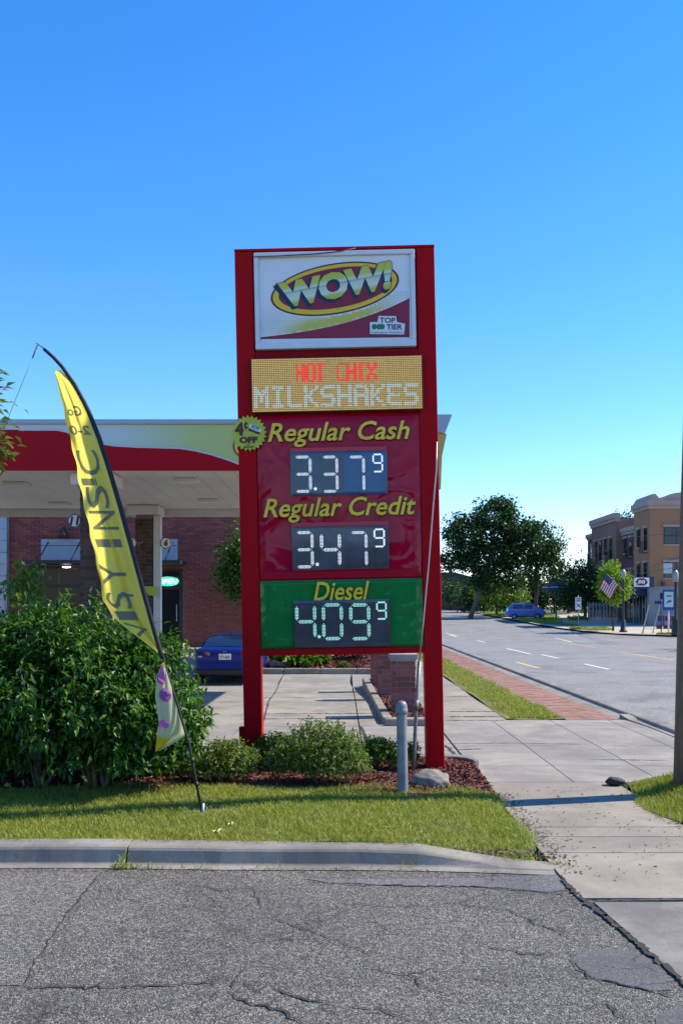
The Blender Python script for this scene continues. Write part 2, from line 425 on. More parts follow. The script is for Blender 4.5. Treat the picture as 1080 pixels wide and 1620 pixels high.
mb = MB()                                              # the land, out to the horizon
xs = [-1500, -500, -200, -90, -40, -20, -12, -8, -4, -2, -1, 0, 1, 2, 4, 6, 12, 20, 40, 70, 120, 250, 600, 1500]
ys = [-400, -150, -60, -25, -8, 0, 5, 10, 15, 20, 22, 24, 26, 28, 30, 32, 34, 36, 40, 50, 60, 70, 80, 100, 125, 150, 220, 400, 900, 2500]
b0 = 0
for y in ys:
    for x in xs: mb.v.append(Vector((x, y, gz(x, y) - .12)))
for j in range(len(ys) - 1):
    for i in range(len(xs) - 1):
        a = j * len(xs) + i; mb.f.append([a, a + 1, a + len(xs) + 1, a + len(xs)]); mb.m.append(0); mb.sm.append(True)
mb.build('land', MA['land'], kind='structure')

# foreground asphalt, with its patches and cracks
asp = sheet('asphalt_driveway', -16, 2.0, -14, 7.66, 0, MA['asphalt'], 20, 24, fx=lambda y: (-16, 1.73 + .085 * (7.6 - y)))
def patch(name, pxs, dz, mat, parent, jit=.012):
    P = [G(x, y) for x, y in pxs]; out = []
    rr = random.Random(len(pxs))
    for i, p in enumerate(P):
        q = P[(i + 1) % len(P)]; n = max(2, int((q - p).length / .08))
        for k in range(n):
            c = p.lerp(q, k / n); out.append(Vector((c.x + rr.uniform(-jit, jit), c.y + rr.uniform(-jit, jit), dz)))
    m = MB(); m.poly(out); return m.build(name, mat, parent)
patch('pale_asphalt_strip', [(-420, 1382), (158, 1381), (100, 1455), (38, 1560), (-480, 1566)], .004, MA['asphalt_pale'], asp)
patch('asphalt_patch', [(900, 1520), (915, 1508), (950, 1502), (990, 1504), (1020, 1512), (1045, 1530), (1056, 1548), (1060, 1568), (1030, 1568), (985, 1560), (935, 1546), (910, 1534)], .004, MA['asphalt_patch'], asp)
patch('asphalt_patch', [(1035, 1612), (1075, 1590), (1130, 1600), (1130, 1650), (1050, 1650)], .004, MA['asphalt_patch'], asp)
patch('asphalt_band', [(480, 1391), (700, 1392), (880, 1385), (905, 1408), (870, 1412), (780, 1404), (640, 1402), (520, 1396)], .004, MA['asphalt_band'], asp)
def crack(pxs, w, parent, seed, dz=.008, name='crack', mat=None, jit=.012):
    rr = random.Random(seed); P = [G(x, y) for x, y in pxs]; pts = []
    for p, q in zip(P[:-1], P[1:]):
        n = max(2, int((q - p).length / .035))
        for k in range(n): pts.append(p.lerp(q, k / n) + Vector((rr.gauss(0, jit * .6), rr.gauss(0, jit), 0)))
    pts.append(P[-1]); m = MB(); L = []; Rr = []
    for i, p in enumerate(pts):
        d = (pts[min(i + 1, len(pts) - 1)] - pts[max(0, i - 1)]).normalized(); s = Vector((-d.y, d.x, 0))
        e = min(1, i / 4, (len(pts) - 1 - i) / 4); ww = w * (.15 + .85 * e) * rr.uniform(.35, 1.2)
        L.append(p + s * ww / 2); Rr.append(p - s * ww / 2)
    for i in range(len(pts) - 1):
        m.poly([Vector((a.x, a.y, gz(a.x, a.y) + dz)) for a in (L[i], Rr[i], Rr[i + 1], L[i + 1])])
    return m.build(name, mat or MA['crack'], parent)
CR = [([(38, 1561), (120, 1564), (240, 1561), (360, 1553)], .028), ([(158, 1384), (140, 1405), (100, 1455), (60, 1515), (38, 1560)], .016),
      ([(360, 1572), (400, 1590), (440, 1598), (480, 1622)], .035), ([(430, 1560), (450, 1572), (490, 1585), (540, 1590)], .03),
      ([(300, 1400), (350, 1410), (400, 1405), (415, 1440)], .012), ([(420, 1452), (480, 1470), (540, 1490), (600, 1520)], .014),
      ([(640, 1535), (665, 1560), (700, 1575), (740, 1570)], .018), ([(540, 1520), (600, 1535), (640, 1545), (700, 1530)], .012),
      ([(480, 1396), (560, 1400), (640, 1402), (740, 1403), (780, 1406), (880, 1414), (910, 1425)], .02),
      ([(755, 1495), (830, 1510), (890, 1512)], .018), ([(905, 1520), (930, 1547), (1010, 1564), (1075, 1580)], .022),
      ([(390, 1530), (365, 1560), (390, 1575)], .015), ([(520, 1592), (600, 1598), (660, 1620)], .016), ([(160, 1472), (300, 1474), (330, 1470)], .012),
      ([(700, 1428), (800, 1440), (870, 1470), (910, 1490)], .014), ([(500, 1440), (560, 1430), (640, 1436), (760, 1425)], .01), ([(955, 1580), (975, 1605), (1010, 1622)], .018)]
for i, (p, w) in enumerate(CR): crack(p, w * .72, asp, 100 + i)
# ragged pit between asphalt and walk, where the edge has broken away
crack([(884, 1388), (905, 1408), (925, 1428), (962, 1455), (1003, 1490), (1034, 1517), (1062, 1540), (1105, 1578)], .045, asp, 55, .014, 'broken_edge', jit=.02)
crack([(925, 1428), (980, 1427), (1100, 1425)], .045, asp, 56, .014, 'walk_gap', MA['joint'], .004)

def slab_row(parent, rects, th, mat, dz, name='slab', n=3):
    for (x0, x1, y0, y1) in rects:
        xa, xb = x0 if isinstance(x0, tuple) else (x0, x0)
        def fn(u, v):
            l = xa + (xb - xa) * v; x = l + (x1 - l) * u; y = y0 + (y1 - y0) * v
            return (x, y, gz(x, y) + dz)
        m = MB(); m.grid(fn, n, n, sm=False)
        ring = [(xa, y0), (x1, y0), (x1, y1), (xb, y1)]
        for i in range(4):
            a = ring[i]; b = ring[(i + 1) % 4]
            m.poly([(a[0], a[1], gz(*a) + dz), (a[0], a[1], gz(*a) + dz - th), (b[0], b[1], gz(*b) + dz - th), (b[0], b[1], gz(*b) + dz)])
        m.build(name, mat, parent)
# near sidewalk beside the lawn and on to the picture's lower edge
walk = sheet('sidewalk', 1.66, 3.3, -10, 75, -.03, MA['joint'], 2, 60)
ysl = [-3, 2.0, 4.4, 6.74]; rects = []
for a, b in zip(ysl[:-1], ysl[1:]): rects.append(((1.71 + .085 * (7.6 - a), 1.71 + .085 * (7.6 - b)), 3.26, a, b - .03))
ys2 = [6.80, 8.06, 8.62, 9.0, 10.3, 11.3]
for a, b in zip(ys2[:-1], ys2[1:]): rects.append((1.70, 3.26, a, b - .014))
y = 17.5
while y < 60: rects.append((1.72, 3.04, y, y + 1.5 - .016)); y += 1.5
rects.append((1.72, 3.04, 60, 75))
slab_row(walk, rects[3:], .06, MA['walk'], .012); slab_row(walk, rects[:3], .06, concrete('concrete_worn', (.215, .205, .188), .2, .35), .012)
# driveway apron from the street
apron = sheet('driveway_apron', 1.7, 5.9, 11.3, 17.5, -.03, MA['joint'], 4, 10)
slab_row(apron, [(1.7 + i * 1.07, 1.7 + (i + 1) * 1.07 - .014, y0, y1 - .014) for i in range(0, 4) for y0, y1 in ((11.3, 12.45), (12.45, 14.3), (14.3, 17.5))], .06, MA['concrete'], .012)
# concrete lot of the station
lot = sheet('station_lot', -26, 1.7, 12.6, 36, -.03, MA['joint'], 40, 40)
rects = []
xe = [-26, -18, -12.5, -9.5, -6.8, -4.3, -1.75, .32, 1.69]; ye = [12.72, 14.1, 16.6, 19.4, 21.0, 23.6, 26.3, 29.0, 36]
for a, b in zip(xe[:-1], xe[1:]):
    for c, d in zip(ye[:-1], ye[1:]):
        rects.append((a, b - .022, c, d - .022))
slab_row(lot, rects, .06, MA['concrete'], .012, n=5)
crack([(570, 1150), (577, 1165), (583, 1182), (588, 1192)], .06, lot, 77, .018, 'crack')
crack([(440, 1080), (425, 1110), (415, 1150)], .03, lot, 78, .018)
for i, (yy, w) in enumerate(((1090, .05), (1103, .05), (1131, .06), (1139, .06))):  # thin cast shadow lines across the lot, drawn as dark strips
    crack([(380, yy), (480, yy - 1), (600, yy - 1)], w, lot, 80 + i, .018, 'joint_shadow_line', MA['joint'], .006)
for i, (yy, w) in enumerate(((1103, .05), (1127, .07), (1135, .08), (1141, .05))):  # pole and wire shadows over the walk, also put in as dark strips
    crack([(704, yy), (750, yy), (800 - (1141 - yy) * .6, yy)], w, walk, 90 + i, .02, 'joint_shadow_line', MA['joint'], .004)
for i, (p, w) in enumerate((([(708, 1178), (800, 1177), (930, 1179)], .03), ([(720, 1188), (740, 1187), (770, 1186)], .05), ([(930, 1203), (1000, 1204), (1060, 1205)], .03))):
    crack(p, w, apron, 96 + i, .018, 'joint_shadow_line', MA['joint'], .01)
crack([(704, 1180), (716, 1192), (727, 1206)], .05, apron, 99, .018, 'joint_shadow_line')

# kerbs
def kerb_sweep(mb, path, h0, gw=.30, m=0):
    """path: list of (x, y, height); back of the kerb lies to the left of the travel direction"""
    P = [Vector((p[0], p[1], 0)) for p in path]; rows = []
    for i, p in enumerate(P):
        d = (P[min(i + 1, len(P) - 1)] - P[max(i - 1, 0)]).normalized(); n = Vector((-d.y, d.x, 0)); h = path[i][2]
        z = gz(p.x, p.y)
        pr = [(-gw, .006), (-.015, .014), (.0, .025), (.03, h * .78), (.045, h * .9), (.07, h * .975), (.1, h), (.24, h + .004), (.25, -.05)]
        rows.append([p + n * a + Vector((0, 0, z + b)) for a, b in pr])
    k = len(rows[0]); V = [v for r in rows for v in r]
    Fs = [(i * k + j, (i + 1) * k + j, (i + 1) * k + j + 1, i * k + j + 1) for i in range(len(rows) - 1) for j in range(k - 1)]
    mb.mesh(V, Fs, m, False)
    mb.poly(rows[0]); mb.poly(rows[-1][::-1])
def lerp_path(pts, step=.12):
    out = []
    for a, b in zip(pts[:-1], pts[1:]):
        n = max(1, int(math.dist(a[:2], b[:2]) / step))
        for i in range(n): out.append(tuple(a[k] + (b[k] - a[k]) * i / n for k in range(3)))
    out.append(pts[-1]); return out
kerb = tag(bpy.data.objects.new('lawn_kerb', None), kind='structure'); COL.objects.link(kerb)
def kpath(pts):
    rr = random.Random(5)
    return [(x, y + .012 * math.sin(x * 2.1) + rr.uniform(-.003, .003), h) for x, y, h in lerp_path(pts)]
m = MB(); kerb_sweep(m, kpath([(-16, 7.68, .158), (-1.752, 7.68, .158)]), .15, .09); m.build('kerb_stone', MA['kerb'], kerb, bevel=.006)
m = MB(); kerb_sweep(m, kpath([(-1.735, 7.68, .152), (.15, 7.64, .15), (.62, 7.61, .135), (.95, 7.58, .085), (1.3, 7.55, .035), (1.68, 7.5, .014)]), .15, .10); m.build('kerb_stone', MA['kerb'], kerb, bevel=.006)

# lawn island: soil, lawn and mulch bed
def lawn_x1(y): return 1.68 + .04 * math.sin(y * 3.1) - .06 * (1 - sstep(7.8, 8.5, y))
def kerb_y(x): return 7.67 - .05 * sstep(-1.7, .15, x) - .16 * sstep(.3, 1.7, x)
def lawn_z(x, y): return .14 - .045 * sstep(.3, 1.75, x) - .085 * sstep(.35, 1.25, x) * (1 - sstep(7.9, 9.0, y)) - .05 * sstep(1.2, 1.75, x) * sstep(7.9, 9, y) + .012 * math.sin(x * 1.7 + y) + .008 * math.sin(x * 4.1 - y * 3)
mb = MB(); mb.grid(lambda u, v: (lambda y: (lambda x: (x, max(y, kerb_y(x) + .225), lawn_z(x, y)))(-14 + (lawn_x1(y) + 14) * u))(7.68 + 2.68 * v), 120, 18)
lawn = mb.build('lawn', MA['lawn_base'], kind='structure')
mb = MB(); mb.grid(lambda u, v: (lambda y: (lambda x: (x, y, lawn_z(x, y) * .75 + .02 + .03 * math.sin(x * 2.3) * math.sin(y * 2)))(-14 + (1.70 + 14) * u))(10.02 + 2.5 * v), 60, 14)
bed = mb.build('mulch_bed', MA['mulch_base'], kind='structure')
def lawn_pts(n, x0, x1, y0, y1, seed, fn=None):
    r = np.random.default_rng(seed); x = r.uniform(x0, x1, n); y = r.uniform(y0, y1, n)
    z = np.array([lawn_z(a, b) for a, b in zip(x, y)]) if fn is None else np.array([fn(a, b) for a, b in zip(x, y)])
    return np.stack([x, y, z - .004], 1)
P = lawn_pts(105000, -6.2, 1.75, 7.72, 10.5, 11)
P = P[P[:, 1] > np.array([kerb_y(a) for a in P[:, 0]]) + .2 + RNG.normal(0, .02, len(P))]
lim = np.array([lawn_x1(b) for b in P[:, 1]]) + RNG.normal(0, .05, len(P))
bedline = 10.3 + .12 * np.sin(P[:, 0] * 2.2) + RNG.normal(0, .05, len(P)) + np.where(P[:, 0] > .55, .25 * np.sin(np.clip((P[:, 0] - .55) / 1.1, 0, 1) * 3.1), 0)
thin = (np.sin(P[:, 0] * 5.3 + 1.3 * np.sin(P[:, 1] * 4)) + np.sin(P[:, 1] * 6.1 + P[:, 0] * 2)) * .12 + .88
near = sum(np.exp(-((P[:, 0] - a) ** 2 / .12 + (P[:, 1] - b) ** 2 / .02)) for a, b in ((1.45, 8.0), (1.2, 7.98), (-1.3, 9.1)))
P = P[(P[:, 0] < lim) & (P[:, 1] < bedline) & (RNG.random(len(P)) < thin - .75 * near)]
blades('grass', P, .05, .0062, MA['grass'], lean=.9, seed=4)
def chips(name, P, size, mat, seed, parent=None, flat=.35):
    r = np.random.default_rng(seed); n = len(P)
    d = unit(r.normal(size=(n, 3)) * np.array([1, 1, flat])); u = unit(np.cross(d, r.normal(size=(n, 3)) * np.array([.4, .4, 1])))
    L = (size * r.uniform(.5, 1.6, n))[:, None]; Wd = L * r.uniform(.18, .4, n)[:, None]; h = Wd * .35; w = np.cross(d, u)
    V = np.stack([P - d * L / 2 - u * Wd / 2, P + d * L / 2 - u * Wd / 3, P + d * L / 2 + u * Wd / 3, P - d * L / 2 + u * Wd / 2, P + w * h], 1).reshape(-1, 3)
    q = np.array([[0, 1, 4], [1, 2, 4], [2, 3, 4], [3, 0, 4]])
    T = (np.arange(n)[:, None, None] * 5 + q[None]).reshape(-1, 3)
    return link(name, tri_mesh(name, V, T), mat, parent, 'stuff')
P = lawn_pts(19000, -4.6, 1.69, 10.15, 12.5, 21, lambda x, y: lawn_z(x, y) * .75 + .02 + .03 * math.sin(x * 2.3) * math.sin(y * 2) + .012)
chips('mulch', P, .06, MA['mulch'], 22)
# kerb at the back of the bed, rounded at its street end
m = MB(); m.plate([(-14, 12.52), (1.45, 12.52), (1.62, 12.4), (1.7, 12.2), (1.78, 12.25), (1.74, 12.55), (1.5, 12.7), (-14, 12.7)], -.05, .13)
m.build('bed_kerb', MA['kerb'], kind='structure', bevel=.02)

# verge right of the walk
mb = MB(); vz = lambda x, y: .02 + .1 * sstep(3.28, 3.9, x) + .012 * math.sin(x * 3 + y * 2)
vx0 = lambda y: 3.28 + .16 * math.sin(y * 2.4) * (1 if y < 10.2 else .4) + .35 * sstep(10.6, 11.3, y) * 0
mb.grid(lambda u, v: (lambda y: (lambda x: (x, y, vz(x, y)))(vx0(y) + (5.2 - vx0(y)) * u))(4.0 + 7.15 * v), 14, 24)
mb.build('verge', MA['lawn_base'], kind='structure')
P = lawn_pts(38000, 3.1, 5.2, 6.5, 11.2, 31, vz)
lim = np.array([vx0(b) for b in P[:, 1]]) + RNG.normal(0, .05, len(P))
endy = 11.12 - .12 * np.abs(np.sin(P[:, 0] * 4))
P = P[(P[:, 0] > lim) & (P[:, 1] < endy)]
blades('verge_grass', P, .07, .0065, MA['grass'], lean=.6, seed=5)
# grass strip and brick paver strip along the street, beyond the apron
mb = MB(); sz = lambda x, y: gz(x, y) + .03 + .02 * math.sin(x * 3 + y * 1.1)
mb.grid(lambda u, v: (3.05 + 1.1 * u, 17.55 + 60 * v, sz(3.05 + 1.1 * u, 17.55 + 60 * v)), 5, 50)
mb.build('street_verge', MA['lawn_base'], kind='structure')
r = np.random.default_rng(41); yy = 17.5 + 45 * r.random(30000) ** 1.7; xx = r.uniform(2.98, 4.2, 30000)
P = np.stack([xx, yy, np.array([sz(a, b) for a, b in zip(xx, yy)])], 1)
P = P[(np.abs(xx - 3.62) < .46 + .06 * np.sin(yy * 3)) & (yy > 17.55 + .2 * np.abs(np.sin(xx * 5)))]
blades('street_verge_grass', P, .055, .012, MA['grass'], lean=.9, seed=6)
MA['paver'] = M('paver_brick', (.29, .155, .11), .9, island=.25, var=.12, vscale=3)
pav = sheet('paver_strip', 4.16, 5.14, 17.55, 90, -.03, MA['joint'], 2, 40)
m = MB(); y = 17.55; row = 0
while y < 46:
    x = 4.16 - (.11 if row % 2 else 0)
    while x < 5.12:
        a, b = max(4.16, x), min(5.13, x + .214)
        if b - a > .04:
            z = gz(a, y) + .012 + random.uniform(-.003, .003)
            m.mesh([(a, y, z), (b, y, z), (b, y + .105, z), (a, y + .105, z), (a, y, z - .03), (b, y, z - .03)], [(0, 1, 2, 3), (4, 5, 1, 0)])
        x += .222
    y += .113; row += 1
m.mesh([(4.16, 46, .01), (5.13, 46, .01), (5.13, 90, gz(5, 90) + .01), (4.16, 90, gz(5, 90) + .01)], [(0, 1, 2, 3)])
m.build('paver', MA['paver'], pav, kind='stuff')
# the street
road = sheet('road', 5.6, 18.0, -40, 300, .0, MA['road'], 10, 90, fx=lambda y: (5.62, 18.05))
side = sheet('side_street', 18.05, 90, 45, 82, .0, MA['road'], 12, 8)
m = MB(); kerb_sweep(m, [(5.42, y, .0) for y in (150, 120)] + [(5.42, y, .08) for y in (119, 90, 70, 50, 40, 30, 24, 20, 18.2)] + [(5.44, 17.8, .09), (5.5, 17.4, .03), (5.56, 16.6, .02), (5.56, 11, .02), (5.5, 10, .12), (5.5, -20, .12)][::-1], .13)
rk = m.build('street_kerb', MA['kerb'], kind='structure')
m = MB(); kerb_sweep(m, [(18.0, y, .13) for y in (300, 200, 150, 120, 100, 86)] + [(18.2, 80, .13), (18.9, 74, .13), (20.5, 69, .13), (23, 66, .13), (27, 64.6, .13), (90, 64, .13)], .13)
MA['mark_w'] = M('marking_white', (.62, .62, .6), .8, var=.2, vscale=7)
MA['mark_y'] = M('marking_yellow', (.6, .4, .12), .8, var=.2, vscale=7)
def dash(xa, ya, xb, yb, w, mat):
    mm = MB(); n = max(2, int(abs(yb - ya) / 3))
    mm.grid(lambda u, v: (xa + (xb - xa) * v + w * (u - .5), ya + (yb - ya) * v, gz(7, ya + (yb - ya) * v) + .005), 1, n)
    mm.build('road_marking', mat, road)
for y0 in (31.8, 38.6, 56, 68, 80, 92): dash(8.95 - (y0 - 32) * .02, y0, 8.9 - (y0 - 32) * .02, y0 + 3.0, .13, MA['mark_w'])
for y0 in (42.2,): dash(8.4, y0, 8.3, y0 + 5.5, .13, MA['mark_w'])
for y0 in (32.4, 65.6, 80): dash(6.75 if y0 < 60 else 8.0, y0, 6.6 if y0 < 60 else 8.1, y0 + (3.5 if y0 < 60 else 8), .14, MA['mark_y'])
for y0 in (37.4, 49): dash(13.1, y0, 12.8, y0 + 6, .14, MA['mark_y'])
dash(13.6, 56, 14.4, 64, .14, MA['mark_w'])

# weeds in the gutter joints, crumbs along the walk edges
r = np.random.default_rng(201); pts = []
for cx, n_, sp in ((-1.74, 60, .05), (-1.5, 25, .08), (-1.1, 14, .1), (-.6, 10, .15), (.2, 10, .2), (.5, 6, .1), (1.72, 25, .06)):
    pts.append(np.stack([cx + r.normal(0, sp, n_), 7.585 + r.normal(0, .012, n_) + (0 if cx < 1.5 else .1), np.full(n_, .004)], 1))
pts.append(np.stack([-1.744 + r.normal(0, .006, 40), r.uniform(7.52, 7.72, 40), r.uniform(.0, .1, 40)], 1))
blades('gutter_weeds', np.concatenate(pts), .055, .008, MA['grass'], lean=1.1, seed=8)
n = 650; yy = r.uniform(7.4, 10.6, n); xx = 1.74 + np.abs(r.normal(0, .11, n)); k = r.random(n) < .25; xx = np.where(k, 3.25 - np.abs(r.normal(0, .08, n)), xx)
chips('edge_debris', np.stack([xx, yy, np.full(n, .018)], 1), .022, M('debris_dark', (.1, .08, .06), .95, island=.6), 202)
n = 260; chips('walk_leaf_litter', np.stack([r.uniform(1.75, 3.2, n), r.uniform(7.2, 11, n), np.full(n, .018)], 1), .02, MA['soil'], 203)
n = 500; chips('gutter_grit', np.stack([r.uniform(-4, 1.6, n), 7.57 - np.abs(r.normal(0, .05, n)), np.full(n, .01)], 1), .016, M('grit_grey', (.2, .19, .17), .95, island=.5), 204)
n = 900; xx = r.normal(1.25, .28, n); chips('bare_earth_crumbs', np.stack([xx, 7.86 + np.abs(r.normal(0, .12, n)), np.array([lawn_z(a, 7.95) for a in xx]) + .008], 1), .03, M('earth_crumb', (.14, .105, .065), .95, island=.6), 205)
# ------------------------------------------------------------------ the gas price sign
SD = 11.7; PPM = F / SD; SX, SY = 545.0, 1220.0; ROLL = .02
sgn = thing('gas_price_sign', 'tall red pylon sign with logo cabinet, LED board and three fuel prices', 'price sign', W(SX, SY, SD))
def S(px, py, y=0.0):                                    # sign-local coordinates, roll removed
    dx, dy = px - SX, SY - py; c, s = math.cos(ROLL), math.sin(ROLL)
    return Vector(((dx * c + dy * s) / PPM, y, (-dx * s + dy * c) / PPM))
def sb(name, mats, mbx, parent=sgn, **k): return mbx.build(name, mats, parent, world=False, **k)
HT = 6.44
for x0, x1 in ((-1.232, -1.01), (1.01, 1.232)):
    m = MB(); m.box(x0, x1, 0, .26, -.25, HT); sb('post', MA['red'], m, bevel=.008)
m = MB(); m.box(-1.009, 1.009, .05, .23, 1.46, HT - .02); sb('cabinet', MA['red'], m)
m = MB(); m.box(-1.235, 1.235, -.012, .275, HT + .001, HT + .03); sb('top_cap', MA['red'], m, bevel=.006)
m = MB(); m.box(-1.008, 1.008, -.005, .2, 1.44, 1.52); sb('bottom_rail', MA['red'], m, bevel=.006)
m = MB(); m.box(-1.008, 1.008, .0, .2, 5.095, 5.2); sb('middle_rail', MA['red_dark'], m, bevel=.006)
m = MB(); m.box(-1.30, -1.233, .05, .15, .34, .56); m.box(-1.275, -1.24, .08, .12, .1, .34); sb('junction_box', MA['red'], m, bevel=.006)
# white logo cabinet
x0, x1, z0, z1 = -.99, .985, 5.215, 6.405
m = MB(); t = .055
m.box(x0, x1, -.055, .04, z1 - t, z1); m.box(x0, x1, -.055, .04, z0, z0 + t + .03)
m.box(x0, x0 + t, -.054, .04, z0 + t + .03, z1 - t); m.box(x1 - t, x1, -.054, .04, z0 + t + .03, z1 - t)
sb('cabinet_frame', MA['white_frame'], m, bevel=.008)
face = None
m = MB(); m.box(x0 + t + .002, x1 - t - .002, -.015, .03, z0 + t + .032, z1 - t - .002); face = sb('logo_panel', MA['white'], m)
def LP(cx, cy, y): return S(400 + cx / 4.154, 390 + cy / 4.154, y)     # from the enlarged crop
MA['crimson'] = M('print_crimson', (.27, .006, .03), .35, var=.06, vscale=2)
MA['yellow'] = M('print_yellow', (.88, .56, .02), .4)
MA['maroon'] = M('print_maroon', (.13, .005, .012), .4)
MA['navy'] = M('print_navy', (.01, .025, .08), .5)
MA['clover'] = M('print_green', (.01, .2, .1), .5)
MA['dots_w'] = M('print_pale_dot', (.78, .82, .7), .45)
MA['dots_g'] = M('print_green_dot', (.33, .48, .36), .45)
Y0 = -.0165
def curve_y(cx):                                       # top edge of the crimson corner, crop coordinates
    t = (cx - 50) / 977.0; return 597 - 100 * t - 60 * t * t - 94 * t ** 3
m = MB(); n = 24
top = [LP(50 + 977 * i / n, curve_y(50 + 977 * i / n), Y0) for i in range(n + 1)]
bot = [LP(50 + 977 * i / n, 610 - 10 * i / n, Y0) for i in range(n + 1)]
for i in range(n): m.poly([bot[i], bot[i + 1], top[i + 1], top[i]])
sb('print_crimson_corner', MA['crimson'], m, face)
def ell_y(cx, a=420, b=170):                           # lower edge of the oval in crop coordinates
    u = (cx - 538) / a; return 281 - (cx - 538) * .144 + b * math.sqrt(max(0, 1 - u * u)) if abs(u) < 1 else 281 - (cx - 538) * .144
m = MB(); m2 = MB()
def hexdot(mm, c, r, y):
    mm.poly([c + Vector((r * math.cos(k * math.pi / 3), y, -r * math.sin(k * math.pi / 3)))for k in range(6)][::-1])
for j in range(26):
    for i in range(54):
        cx = 55 + i * 18 + (9 if j % 2 else 0); cy = 300 + j * 12.5
        if cx > 1018 or cy > curve_y(cx) - 6 or cy < ell_y(cx) + 8: continue
        rel = (curve_y(cx) - cy) / 140.0; c = LP(cx, cy, Y0 - .002)
        win = max(0, min(1, (cx - 60) / 300, (1020 - cx) / 300)); dens = max(0, 1.05 - rel * .95) * win; lv = (i % 2) * .0002 + (j % 2) * .0004
        if dens > .22: hexdot(m, c - Vector((0, lv, 0)), .019 * min(1, dens) ** .7, 0)
        else: hexdot(m2, c, .0075 * max(.3, 1 - abs(rel - .5) * .5), 0)
sb('print_halftone_yellow', M('print_lime', (.66, .58, .06), .4), m, face, kind='stuff'); sb('print_halftone_green', MA['dots_g'], m2, face, kind='stuff')
def oval(a, b, dx, dy, y, mat, name):
    m = MB(); pts = []
    for k in range(64):
        t = 2 * math.pi * k / 64; ex, ey = a * math.cos(t), b * math.sin(t)
        pts.append(LP(538 + dx + ex, 281 + dy + ey - .144 * ex, y))
    m.poly(pts); sb(name, mat, m, face)
oval(420, 168, 0, 0, -.0195, MA['maroon'], 'print_oval_rim'); oval(407, 158, 0, 0, -.0215, MA['yellow'], 'print_oval_ring'); oval(372, 132, 4, -4, -.0235, MA['crimson'], 'print_oval_field')
def quadmap(tl, tr, bl, br, y):
    def fn(u, v):
        a = (bl[0] + (br[0] - bl[0]) * u, bl[1] + (br[1] - bl[1]) * u); b = (tl[0] + (tr[0] - tl[0]) * u, tl[1] + (tr[1] - tl[1]) * u)
        return LP(a[0] + (b[0] - a[0]) * v, a[1] + (b[1] - a[1]) * v, y)
    return fn
ml, nt, bs = NT('print_logo_letter')
g = nt.nodes.new('ShaderNodeTexCoord'); sp = nt.nodes.new('ShaderNodeSeparateXYZ'); nt.links.new(g.outputs['Object'], sp.inputs[0])
mr = node(nt, 'ShaderNodeMath', operation='MULTIPLY_ADD'); mr.inputs[1].default_value = -.165; nt.links.new(sp.outputs[0], mr.inputs[0]); nt.links.new(sp.outputs[2], mr.inputs[2])
mp = node(nt, 'ShaderNodeMapRange'); mp.inputs['From Min'].default_value = 5.79; mp.inputs['From Max'].default_value = 6.18; nt.links.new(mr.outputs[0], mp.inputs['Value'])
nt.links.new(ramp(nt, mp.outputs[0], [(0, (.5, .5, .03)), (.2, (.56, .56, .05)), (.32, (.75, .78, .6)), (.5, (.62, .66, .5)), (.56, (.4, .44, .22)), (.6, (.72, .75, .6)), (.72, (.6, .58, .08)), (1, (.58, .55, .03))]), bs.inputs['Base Color']); bs.inputs['Roughness'].default_value = .35
m = MB()
for k in range(5):
    q = k * 1.0
    lettering(m, 'WOW!', quadmap((158 - 5 * q, 244 + 5 * q), (915 - 3 * q, 92 + 5 * q), (205 - 4 * q, 412 + 4 * q), (906 - 3 * q, 284 + 5 * q), -.0255 - .0002 * (4 - k)), 0, .0, .075, ref=.06)
sb('print_logo_shadow', MA['navy'], m, face)
m = MB(); lettering(m, 'WOW!', quadmap((160, 244), (915, 92), (205, 410), (906, 284), -.0285), 0, .0, .06)
sb('print_logo_letters', ml, m, face)
m = MB(); rr = [LP(x, y, -.019) for x, y in ((768, 500), (768, 578), (990, 582), (998, 512), (945, 500), (938, 462), (825, 460), (818, 500))]
m.poly(rr); sb('print_badge', MA['white'], m, face)
m = MB(); lettering(m, 'TOP', quadmap((832, 470), (934, 472), (832, 505), (934, 507), -.021), 0, 0, .025); lettering(m, 'TIER', quadmap((876, 515), (980, 516), (876, 549), (980, 550), -.021), 0, 0, .025)
lettering(m, 'Detergent Gasoline', quadmap((776, 560), (982, 562), (776, 577), (982, 579), -.021), 0, 0, .0); sb('print_badge_words', MA['navy'], m, face, kind='stuff')
m = MB()
for cx in (796, 826, 848):
    m2 = [LP(cx + 17 * math.cos(k * math.pi / 6), 531 + 19 * math.sin(k * math.pi / 6), -.021 - .0004 * (cx > 810) - .0004 * (cx > 830)) for k in range(12)]; m.poly(m2)
sb('print_badge_clover', MA['clover'], m, face)
# loose black cable over the logo cabinet
m = MB(); m.tube([S(403, 409, -.07), S(440, 408, -.075), S(500, 405, -.075), S(530, 401.5, -.07), S(562, 396, -.06)], .006, 6); sb('cable', MA['black'], m)

# LED message board
LX0, LX1, LZ0, LZ1 = -1.05, 1.05, 4.43, 5.095
m = MB(); m.box(LX0, LX1, -.075, .0, LZ0, LZ1); board = sb('message_board', M('led_board_back', (.05, .038, .015), .6), m, bevel=.004)
FONT = {'H': '10001 10001 10001 11111 10001 10001 10001', 'O': '01110 10001 10001 10001 10001 10001 01110', 'T': '11111 00100 00100 00100 00100 00100 00100',
        'C': '01111 10000 10000 10000 10000 10000 01111', 'I': '01110 00100 00100 00100 00100 00100 01110', 'X': '10001 10001 01010 00100 01010 10001 10001',
        'M': '10001 11011 11111 10101 10101 10001 10001', 'L': '10000 10000 10000 10000 10000 10000 11111', 'K': '10001 10010 10100 11000 10100 10010 10001',
        'S': '01111 10000 10000 01110 00001 00001 11110', 'A': '01110 10001 10001 11111 10001 10001 10001', 'E': '11111 10000 10000 11110 10000 10000 11111', ' ': '00000 ' * 6 + '00000'}
